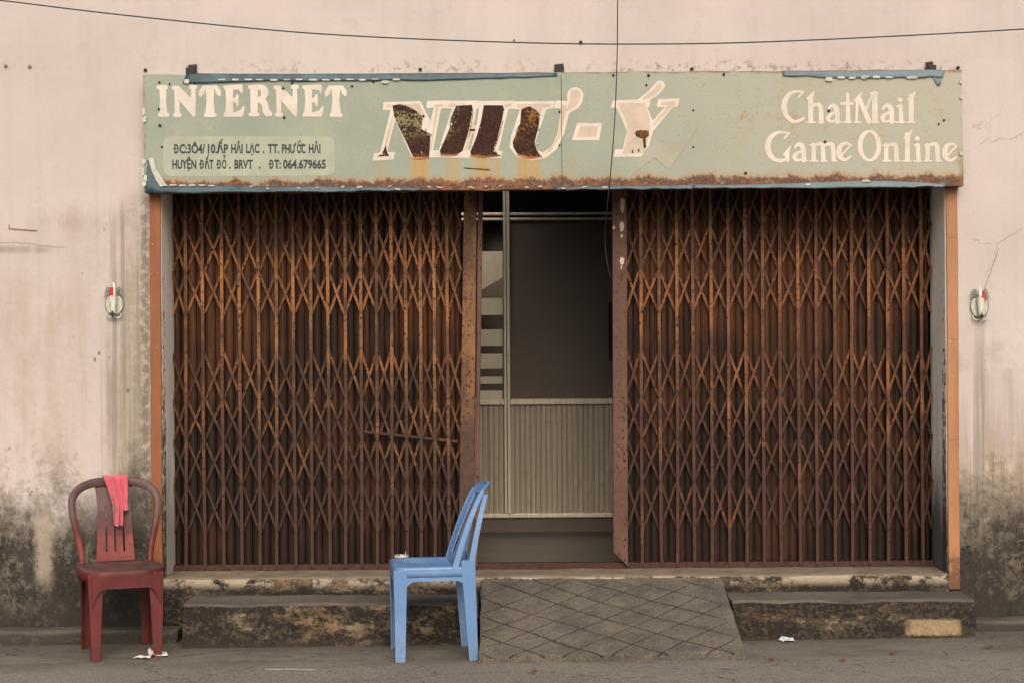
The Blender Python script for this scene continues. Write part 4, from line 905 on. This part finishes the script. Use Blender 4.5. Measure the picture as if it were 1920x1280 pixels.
ribbon('torn_vinyl', [(1300, 347), (1420, 346), (1600, 340), (1700, 341), (1772, 346)], [(1300, 353), (1420, 353), (1600, 352), (1700, 351), (1772, 350)], M['vinyl'], seed=5)
ribbon('torn_vinyl', [(1040, 351), (1180, 349), (1300, 347)], [(1040, 356), (1180, 355), (1300, 354)], M['vinyl'], seed=6)
bm = BM(); rnd = random.Random(3)
def scrap(x, y, w_, h_, k=0.0, off=0.0105):
    pts = [(x, y), (x + w_ * .5, y - h_ * .2 + k / 2), (x + w_, y + k), (x + w_ * rnd.uniform(.9, 1.05), y + h_ + k), (x + w_ * .5, y + h_ * rnd.uniform(.9, 1.3) + k / 2), (x + rnd.uniform(-1, 1), y + h_)]
    bm = BM(); prism(bm, [P(a, b_, DSG - off) for a, b_ in pts], (0, 0.0008, 0)); mesh('vinyl_scrap', bm, M['scrap'], sg)
for x in range(410, 700, 24): scrap(x + rnd.uniform(-2, 2), 148 + rnd.uniform(0, 1.2), rnd.uniform(12, 15), rnd.uniform(1.4, 2.8))
for x, y, w_, h_ in ((345, 150, 10, 7), (715, 152, 14, 4), (736, 148, 14, 3), (1548, 146, 13, 6), (1570, 144, 14, 3), (1592, 145, 12, 3), (1615, 143, 13, 5), (1637, 143, 13, 4), (1660, 144, 14, 3), (1700, 144, 20, 4), (1617, 338, 14, 3), (1510, 345, 10, 3)): scrap(x, y, w_, h_)
for x in range(318, 400, 18): scrap(x, 347 + rnd.uniform(-1, 1), 13, 2.2)
for x in (470, 500, 560, 590, 640, 665, 728, 745, 800, 820, 876, 905, 940, 985, 1010, 1052, 1090, 1130): scrap(x + rnd.uniform(-4, 4), 350 + rnd.uniform(-1, 3), rnd.uniform(4, 11), rnd.uniform(1.2, 2.4), rnd.uniform(-3, 3))
for y in (205, 218, 300, 318, 330, 340): scrap(266 + rnd.uniform(-1, 2), y, rnd.uniform(5, 8), rnd.uniform(7, 13))
for y in (150, 180, 285): scrap(1800, y, 6, rnd.uniform(5, 8))
bm = BM(); prism(bm, [P(a, b_, DSG - .014) for a, b_ in ((278, 297), (287, 296), (293, 318), (306, 338), (314, 349), (300, 350), (292, 338), (284, 320))], (0, .003, 0))
mesh('vinyl_scrap', bm, M['scrap'], sg)
# fixings
def disc(bm, x, y, r, d, thick):
    c = P(x, y, d); k = 10; tube(bm, [c, c + Vector((0, -thick * .6, 0)), c + Vector((0, -thick, 0))], [r, r, r * .5], k)
for x, y in ((299, 155), (318, 158), (298, 205), (300, 236), (304, 276), (365, 156), (430, 154), (531, 166), (533, 221), (548, 156), (660, 162), (700, 154), (1150, 142), (1216, 142), (1300, 207), (1300, 276), (1357, 140), (1398, 325), (1547, 266), (1770, 226), (1554, 208), (1760, 233), (1049, 210), (1049, 273), (794, 218), (1212, 160)):
    bm = BM(); disc(bm, x, y, rnd.uniform(.0045, .008), DSG - .002, 0.004); mesh('screw', bm, M['dark'], sg)
for x, y, w_, h_ in ((347, 126, 17, 14), (1040, 125, 18, 10), (1742, 121, 15, 10)):
    a = P(x, y, DSG); b_ = P(x + w_, y + h_ + 4, DSG); bm = BM(); box(bm, a.x, b_.x, -0.085, -0.01, b_.z, a.z); bar(bm, (a.x, -.02, a.z + .012), (b_.x, -.015, a.z + .018), .02, .006, (0, -1, 0))
    mesh('fixing_lug', bm, M['dark'], sg, bevel=.003)
bm = BM(); a = P(1052, 140, DSG - .0005); b_ = P(1054, 352, DSG - .0005); bar(bm, a, b_, .003, .003, (0, -1, 0)); mesh('panel_seam', bm, M['stiler'], sg)
# nails in the wall round the sign
for x, y, lab in ((273, 132, 'ringed bolt head above the left corner of the sign'), (788, 131, 'dark bolt head above the sign near its word INTERNET'), (1089, 80, 'dark bolt head high on the wall near the crossing cables'), (964, 76, 'pale bolt head high on the wall touching the cable'), (1297, 130, 'dark bolt head above the middle right of the sign'), (1796, 128, 'bolt head above the right corner of the sign'),
                  (11, 124, 'leftmost of two bolt heads on the bare wall at upper left'), (56, 125, 'right one of two bolt heads on the bare wall at upper left')):
    bm = BM(); disc(bm, x, y, .0085 if x not in (964,) else .005, 8.999, .015)
    tag(mesh('wall_bolt', bm, M['dark'] if x not in (964, 11, 56) else M['tinleaf'], origin=P(x, y, 9.0)), lab, 'bolt', 'bolts in the wall')

# ---------------------------------------------------------------- cables
def cable(pts, r, label, o):
    bm = BM(); tube(bm, catmull(pts, 8), r, 8); return tag(mesh('cable', bm, M['wire'], origin=o, smooth=True), label, 'cable')
cable([P(-700, -88, 8.3), P(-350, -42, 8.3), P(0, 1, 8.3), P(270, 33, 8.3), P(600, 64, 8.3), P(960, 80, 8.3), P(1240, 83, 8.3), P(1500, 76.5, 8.3), P(1920, 55, 8.3), P(2300, 28, 8.3), P(2700, -8, 8.3)], 0.0031, 'dark cable sagging across the wall above the sign', P(960, 80, 8.3))
cable([P(1161, -80, 8.96), P(1159, -30, 8.85), P(1158, 0, 8.7), P(1157, 110, 8.72), P(1152, 235, 8.75), P(1143, 345, 8.78), P(1137, 400, 8.9), P(1134, 450, 9.1), P(1139, 495, 9.15), P(1145, 520, 9.19)], 0.0027, 'dark cable hanging down in front of the sign into the doorway', P(1157, 110, 8.72))
bm = BM(); a, b_ = P(17, 424, 8.995), P(70, 431, 8.995); bar(bm, a + Vector((0, 0, -.012)), b_ + Vector((0, 0, -.004)), .0022, .006, (0, -1, 0)); bar(bm, P(17, 421, 8.995), P(17, 431, 8.995), .0022, .006, (0, -1, 0))
tag(mesh('wall_bracket', bm, M['stick'], origin=a), 'short rusty wire bracket on the stained wall at far left', 'bracket')

# ---------------------------------------------------------------- incense holders
def incense_holder(cx, cy, label, lean):
    d = 8.975; c = P(cx, cy, d)
    t = thing('incense_holder', label, 'incense holder', (c.x, 0, c.z - .10), 0, 'pineapple shaped tin incense holders on the wall')
    s = d / F                                      # metres per photo pixel here
    def W(u, v, y): return Vector((c.x + u * s, y, c.z - v * s))
    bm = BM(); ring = [W(16.5 * math.cos(a), 3 + 20 * math.sin(a) * (1.0 if math.sin(a) < 0 else 1.05), -.012) for a in [2 * math.pi * k / 28 for k in range(28)]]
    prism(bm, ring, (0, 0.003, 0)); mesh('back_plate', bm, M['tin'], t, bevel=.001)
    bm = BM(); tube(bm, ring + [ring[0]], .0022, 6, False); mesh('rim', bm, M['tinleaf'], t, smooth=True)
    bm = BM(); prof = [(5.0 * s, 0), (7.5 * s, 34 * s), (7.0 * s, 34 * s), (4.5 * s, 2 * s), (0.0001, 1.5 * s)]
    lathe(bm, prof, W(0, 22, -.038), 18); mesh('cup', bm, M['tin'], t, smooth=True)
    for sx in (-1, 1):
        for k in range(4):
            bm = BM(); y0 = -12 - k * 3.0; l = 10 + (3 - k) * 1.0
            pts = [W(sx * (5 + k * .3), y0, -.012), W(sx * (5 + l * .55), y0 - 4 - k * 1.2, -.020), W(sx * (5 + l), y0 - 1 - k * 1.8 + 4, -.024)]
            tube(bm, catmull(pts, 5), [.002 + .0022 * math.sin(math.pi * min(1, .15 + i / 10)) for i in range(11)], 6); mesh('leaf', bm, M['tinleaf'], t, smooth=True)
        bm = BM(); tube(bm, catmull([W(sx * 13, 20, -.012), W(sx * 12, 27, -.02), W(sx * 5, 29, -.025), W(0, 25, -.03)], 5), .0035, 6); mesh('scroll', bm, M['tin'], t, smooth=True)
    bm = BM(); prism(bm, [W(-6, 21, -.056), W(-2, 20, -.056), W(0, 15, -.056), W(2, 20, -.056), W(6, 21, -.056), W(3, 23, -.056), W(0, 28, -.056), W(-3, 23, -.056)], (0, .006, 0)); mesh('base_cap', bm, M['dark'], t)
    return W, s
W, s = incense_holder(213, 567, 'tin pineapple incense holder on the wall above the red chair', 0)
bm = BM(); prism(bm, [W(-6, -6, -.044), W(1, -6, -.044), W(1, -28, -.044), W(-6, -28, -.044)], (0, .006, 0)); prism(bm, [W(3, -8, -.044), W(7, -9, -.044), W(7, -13, -.044), W(3, -12, -.044)], (0, .004, 0))
tag(mesh('incense_packet', bm, M['redp'], origin=W(-3, -6, -.042), bevel=.001), 'red incense packet in the left wall holder', 'packet')
def candle(o_, lab, k):
    bm = BM(); tube(bm, [W(o_, 0, -.034), W(o_ + .3, -18, -.034), W(o_, -32 * k, -.034), W(o_ - .5, -38 * k, -.034)], [.0075, .0085, .006, .0012], 10)
    tag(mesh('candle', bm, M['white'], origin=W(o_, 0, -.034), smooth=True), lab, 'candle', 'white candles in the wall holders')
candle(1.5, 'white candle behind the red packet in the left holder', 1.0)
W, s = incense_holder(1838, 571, 'tin pineapple incense holder on the wall beside the light orange post', 1)
candle(-1, 'white candle in the right wall holder', 0.9)
bm = BM(); tube(bm, [W(3, -2, -.04), W(5, -12, -.04), W(7, -22, -.04)], [.011, .013, .005], 8); tag(mesh('incense_bundle', bm, M['redp'], origin=W(3, -2, -.04)), 'red paper stub in the right wall holder', 'incense')
bm = BM(); tube(bm, [P(1845, 545, 8.95), P(1873, 466, 8.93)], .0014, 6); tag(mesh('incense_stick', bm, M['stick'], origin=P(1845, 545, 8.95)), 'long thin incense stick leaning up from the right holder', 'incense stick')

# ---------------------------------------------------------------- chairs
def leg_bm(xt, yt, xb, yb, zt, zb, wt, wb, sx, sy, th=0.005):
    """tapered L-section leg: outer corner towards (sx, sy)"""
    bm = BM(); secs = []
    for k in range(9):
        t = k / 8; z = zt + (zb - zt) * t; x = xt + (xb - xt) * t; y = yt + (yb - yt) * t; w_ = wt + (wb - wt) * t
        L = [(0, 0), (-w_, 0), (-w_, -th), (-th * 1.4, -th), (-th, -th * 1.4), (-th, -w_), (0, -w_)]
        q = [(x + sx * (a + w_ * 0), y + sy * (b_ + 0), z) for a, b_ in L]
        secs.append(q if sx * sy > 0 else q[::-1])
    sweep(bm, secs); return bm
def rrect(hw, hd, r, n=6, front=1.0):
    pts = []
    for cx, cy, a0 in ((hw - r, hd - r, 0), (-hw + r, hd - r, 90), (-hw + r, -hd + r, 180), (hw - r, -hd + r, 270)):
        pts += [(cx + r * math.cos(R(a0 + k * 90 / n)), cy + r * math.sin(R(a0 + k * 90 / n))) for k in range(n + 1)]
    return pts
def seat_bm(hw, hd, r, zs, lip, flare=0.0, dish=0.012):
    bm = BM(); o = rrect(hw, hd, r, 8); n = len(o)
    rings = []
    for k, dz in ((0.0, -dish), (0.35, -dish), (0.7, -dish * .7), (0.86, -.002), (0.95, .003), (0.99, -.002), (1.0, -.010), (1.0 + flare * .5, -lip * .5), (1.0 + flare, -lip), (0.985 + flare, -lip), (0.98 + flare * .5, -lip * .5), (0.972, -.016), (0.5, -.016 - dish)):
        rings.append([bm.verts.new((x * max(k, .02), y * max(k, .02), zs + dz)) for x, y in o])
    for a, b_ in zip(rings, rings[1:]):
        for i in range(n): bm.faces.new((a[i], b_[i], b_[(i + 1) % n], a[(i + 1) % n]))
    bm.faces.new(rings[0]); bm.faces.new(rings[-1][::-1]); return bm
def apron_bm(p0, p1, zt, drop_end, drop_mid, th, nrm, n=16):
    """curtain below the seat edge that arches up between two legs"""
    bm = BM(); p0, p1, nrm = Vector(p0), Vector(p1), Vector(nrm); secs = []
    for k in range(n + 1):
        t = k / n; p = p0.lerp(p1, t); e = min(t, 1 - t) / 0.18; e = min(1, e); dr = drop_end + (drop_mid - drop_end) * (1 - (1 - e) ** 2.2)
        secs.append([p + Vector((0, 0, zt)), p + Vector((0, 0, zt - dr)), p + Vector((0, 0, zt - dr)) + nrm * th, p + Vector((0, 0, zt)) + nrm * th])
    sweep(bm, secs); return bm

# red chair: hoop back with a slotted splat
rc = Vector((-1.897, -0.42, 0)); rc.z = zg(rc.x, rc.y)
rch = thing('plastic_chair', 'weathered dark red plastic chair standing against the stained wall', 'chair', rc, R(20), 'plastic chairs outside the shop')
ZS = 0.435; rch.scale = (.962, .962, .962)
mesh('seat', seat_bm(0.207, 0.207, 0.13, ZS, 0.05, 0.01), M['red'], rch, local=True, smooth=True)
for sx in (-1, 1):
    mesh('leg', leg_bm(sx * .184, -.195, sx * .170, -.212, ZS - .012, 0.0, .075, .040, sx, -1), M['red'], rch, local=True, bevel=.002)
    mesh('leg', leg_bm(sx * .184, .190, sx * .172, .212, ZS - .012, 0.0, .070, .038, sx, 1), M['red'], rch, local=True, bevel=.002)
mesh('apron', apron_bm((-.168, -.2165, 0), (.168, -.2165, 0), ZS - .022, .150, .062, .007, (0, 1, 0)), M['red'], rch, local=True)
def hoopy(z): return 0.185 + (z - ZS) * 0.20 + 0.0 
# centre line of the hoop in (x, z), measured off the photo and scaled to metres
hp = [(-.170, .43), (-.176, .50), (-.192, .58), (-.209, .66), (-.217, .725), (-.209, .775), (-.172, .815), (-.110, .837), (-.05, .842), (0, .845), (.05, .842), (.110, .837), (.172, .815), (.209, .775), (.217, .725), (.209, .66), (.192, .58), (.176, .50), (.170, .43)]
cl = catmull([(x, z) for x, z in hp], 4); bm = BM(); secs = []
for i, p in enumerate(cl):
    a, b_ = cl[max(i - 1, 0)], cl[min(i + 1, len(cl) - 1)]; t = (b_ - a) / np.hypot(*(b_ - a)); n = np.array((-t[1], t[0]))
    k = i / (len(cl) - 1); wd = .0145 + .008 * math.sin(math.pi * k) ** 2; y = hoopy(p[1]) - .045 * (abs(p[0]) / .21) ** 2
    sec = []
    for cx, cy in ((-1, -.7), (-.8, -1), (.8, -1), (1, -.7), (1, .5), (.7, .9), (-.7, .9), (-1, .5)):
        sec.append((p[0] + n[0] * wd * cx, y + .012 * cy, p[1] + n[1] * wd * cx))
    secs.append(sec)
sweep(bm, secs); hoop = mesh('back_frame', bm, M['red'], rch, local=True, smooth=True)
NUs, NVs = 21, 26
def splat(u, v):
    z = ZS + .005 + v * (.835 - ZS); hw = .097 - .013 * min(1, v / .7) + .014 * max(0, (v - .7) / .3) ** 1.5
    x = (u - .5) * 2 * hw; return (x, hoopy(z) + .004 - .02 * v * (1 - v) - .10 * x * x / .1 * .3, z)
slot = {5, 10, 15}
bm = BM(); grid(bm, NUs, NVs, splat, lambda i, j: not (i in slot and 3 <= j <= 17))
mesh('back_splat', bm, M['red'], rch, local=True, solid=.007, bevel=.0015)

# blue chair: square back with slots, seen from its side
bc = Vector((-0.390, -0.585, 0)); bc.z = zg(bc.x, bc.y)
bch = thing('plastic_chair', 'clean sky blue plastic chair seen side on beside the ramp', 'chair', bc, R(-83), 'plastic chairs outside the shop')
ZS = 0.436
mesh('seat', seat_bm(0.198, 0.185, 0.06, ZS, 0.045, 0.008, 0.014), M['blue'], bch, local=True, smooth=True)
for sx in (-1, 1):
    mesh('leg', leg_bm(sx * .200, -.188, sx * .198, -.182, ZS - .010, 0.0, .062, .046, sx, -1), M['blue'], bch, local=True, bevel=.002)
    mesh('leg', leg_bm(sx * .200, .190, sx * .198, .202, ZS + .03, 0.0, .066, .042, sx, 1), M['blue'], bch, local=True, bevel=.002)
    mesh('apron', apron_bm((sx * .1985, -.135, 0), (sx * .1985, .150, 0), ZS - .008, .085, .055, .005, (-sx, 0, 0)), M['blue'], bch, local=True)
mesh('apron', apron_bm((-.155, -.1885, 0), (.155, -.1885, 0), ZS - .010, .09, .055, .005, (0, 1, 0)), M['blue'], bch, local=True)
def backp(u, v):
    z = ZS - .005 + v * (.815 - ZS + .005); s = (u - .5) * 2; hw = .192 - .026 * v
    yy = .100 + (z - ZS) * .285 + .025 * v * v
    y = yy + .050 * (1 - s * s) * (.35 + .65 * v) * 1.0 - .01
    z += (-.035 * abs(s) ** 2.5) * v ** 3
    return (s * hw, y, z)
bm = BM(); grid(bm, 24, 28, backp, lambda i, j: not (2 < j < 24 and (4 <= i <= 6 or 17 <= i <= 19)) and not (2 < j < 24 and i in (11, 12)))
mesh('backrest', bm, M['blue'], bch, local=True, solid=.008, bevel=.002)
for sx in (-1, 1):                                 # side rails of the back, and the struts rising from the rear legs to meet them
    for nm, y0, y1, v0, v1 in (('back_rail', 0, .030, 0, 1), ('rear_strut', .070, .100, -.06, .95)):
        bm = BM(); secs = []
        for k in range(19):
            t = k / 18; v = v0 + (v1 - v0) * t; x, y, z = backp(.5 + sx * .5, max(v, 0)); z += min(v, 0) * .4
            sh_ = (y0 - .018) * (1 - t) ** .85 + .018 if y0 else -.006
            th_ = (y1 - y0) * (1 - .25 * t)
            xi, xo = x - sx * .010, x + sx * .006
            q_ = [(xo, y + sh_, z), (xo, y + sh_ + th_, z), (xi, y + sh_ + th_, z), (xi, y + sh_, z)]
            secs.append(q_ if sx > 0 else q_[::-1])
        sweep(bm, secs); mesh(nm, bm, M['blue'], bch, local=True, bevel=.002)
bm = BM(); pts = [backp(u, 1.0) for u in [k / 16 for k in range(17)]]
tube(bm, [(x, y, z - .004) for x, y, z in pts], .0085, 8); mesh('crest_rail', bm, M['blue'], bch, local=True, smooth=True)

# pink towel over the top of the red chair
bm = BM()
def towel(u, v):                                   # u across, v from behind over the top to the front hem
    def sm(a, b, q): q = max(0, min(1, (q - a) / (b - a))); return q * q * (3 - 2 * q)
    hang = .165 + .078 * sm(.02, .14, u) * (1 - sm(.60, .72, u))
    fold = .017 * math.sin(u * 11.5 + .8 * v + .6) + .004 * math.sin(u * 29 + 2)
    zt = .862; t = 0
    if v < .25: y = hoopy(.84) + .032; z = zt - .09 * (1 - v / .25)
    elif v < .36: t = (v - .25) / .11; y = hoopy(.84) + .030 - .062 * t; z = zt + .012 * math.sin(math.pi * t); t = 0
    else: t = (v - .36) / .64; z = zt - hang * t; y = hoopy(z) - .032 - abs(fold) * (.40 + t) * 1.6
    xl = -.056 + .036 * min(1, t * 1.5); xr = .066 - .004 * t
    x0 = xl + (xr - xl) * u + .003 * math.sin(9 * t + u * 5) * t
    return (x0 + .004, y + fold * .3, z)
grid(bm, 34, 44, towel)
tw = mesh('towel', bm, M['cloth'], None, local=True, solid=.004, smooth=True, sub=1)
tw.location = rc; tw.scale = (.962, .962, .962); tw.rotation_euler = (0, 0, R(20)); tag(tw, 'coral pink towel draped over the top of the red chair', 'towel')

# glass with a spoon on the sill behind the blue chair
gp = PZ(752, 1073, ZT + .002); gp.y = max(gp.y, 0.06)
gp = P(753, 1073, D0 + .06); gp.z = ZT + .002
tg = thing('drinking_glass', 'small clear glass on the sill behind the blue seat', 'glass', gp)
bm = BM(); lathe(bm, [(.0001, 0), (.028, 0), (.030, .012), (.036, .098), (.0345, .098), (.028, .014), (.0001, .010)], gp, 28); mesh('tumbler', bm, M['tumbler'], tg, smooth=True)
bm = BM(); lathe(bm, [(.0368, .090), (.0372, .097), (.0360, .1005), (.0340, .099)], gp, 28); mesh('rim', bm, M['tin'], tg, smooth=True)
bm = BM(); tube(bm, [gp + Vector((-.015, .005, .014)), gp + Vector((.012, .0, .075)), gp + Vector((.022, -.002, .118))], .0022, 6)
tag(mesh('spoon', bm, M['tin'], origin=gp + Vector((0, 0, .01))), 'thin metal spoon standing in the drinking glass', 'spoon')

# ---------------------------------------------------------------- litter
def paper(px, py, w_, d_, mat, label, seed, rz=0, h=.014, nm='paper_scrap'):
    c = PZ(px, py, zg(P(px, py, 8.4).x, 0)); rnd = random.Random(seed); bm = BM()
    def fn(u, v):
        x, y = (u - .5) * w_, (v - .5) * d_; z = .006 + h * abs(mn.noise(Vector((u * 3.1, v * 3.3, seed)))) * 1.5
        rx = x * math.cos(rz) - y * math.sin(rz); ry = x * math.sin(rz) + y * math.cos(rz)
        k = mn.noise(Vector((u * 2, v * 2, seed + 5))) * .012
        return (c.x + rx + k, c.y + ry + k, c.z + z)
    grid(bm, 5, 4, fn); return tag(mesh(nm, bm, mat, origin=c, solid=.0012), label, 'litter')
paper(296, 1229, .085, .09, M['paper'], 'crumpled white paper under the red chair front leg', 3, .3, .03)
paper(268, 1234, .075, .03, M['paper'], 'flat narrow white paper beside the crumpled sheet by the red chair', 5, -.1, .01)
paper(1475, 1202, .07, .05, M['paperb'], 'pale blue white paper scrap in front of the right step', 8, .2, .018)
for k, (px, py, lab) in enumerate(((1580, 1240, 'curled dry leaf on the pavement right of the ramp'), (1674, 1226, 'small flat brown leaf below the right end of the step'), (1447, 1239, 'tiny orange scrap of leaf nearest the ramp'), (1855, 1216, 'reddish leaf fragment at the far right of the pavement'), (1000, 1262, 'brown leaf fragment in front of the ramp'))):
    paper(px, py, .03, .02, M['leaf'], lab, 20 + k, k, .014, 'dry_leaf')
bm = BM(); a, b_ = PZ(497, 1254, .013), PZ(590, 1255, .013); tube(bm, [a, a.lerp(b_, .5) + Vector((0, .004, .001)), b_], .0022, 6)
tag(mesh('drinking_straw', bm, M['straw'], origin=a), 'thin white straw lying on the pavement in front of the step', 'straw')
rnd = random.Random(12)
bm = BM()
for k in range(900):
    x = rnd.uniform(-2.8, 2.9); y = rnd.uniform(-1.5, -.36)
    if -.2 < x < 1.1 and y > -.9: continue
    r = rnd.choice((.0015, .002, .0025, .004)) * rnd.uniform(.7, 1.3); z = zg(x, y)
    vs_ = [bm.verts.new((x + r * math.cos(a) * rnd.uniform(.7, 1.4), y + r * math.sin(a), z)) for a in (0, 1.3, 2.6, 3.9, 5.2)]; tp = bm.verts.new((x, y, z + r))
    for i in range(5): bm.faces.new((vs_[i], vs_[(i + 1) % 5], tp))
tag(mesh('grit', bm, M['ramp']), 'loose grit and specks scattered over the pavement', 'grit', kind='stuff')
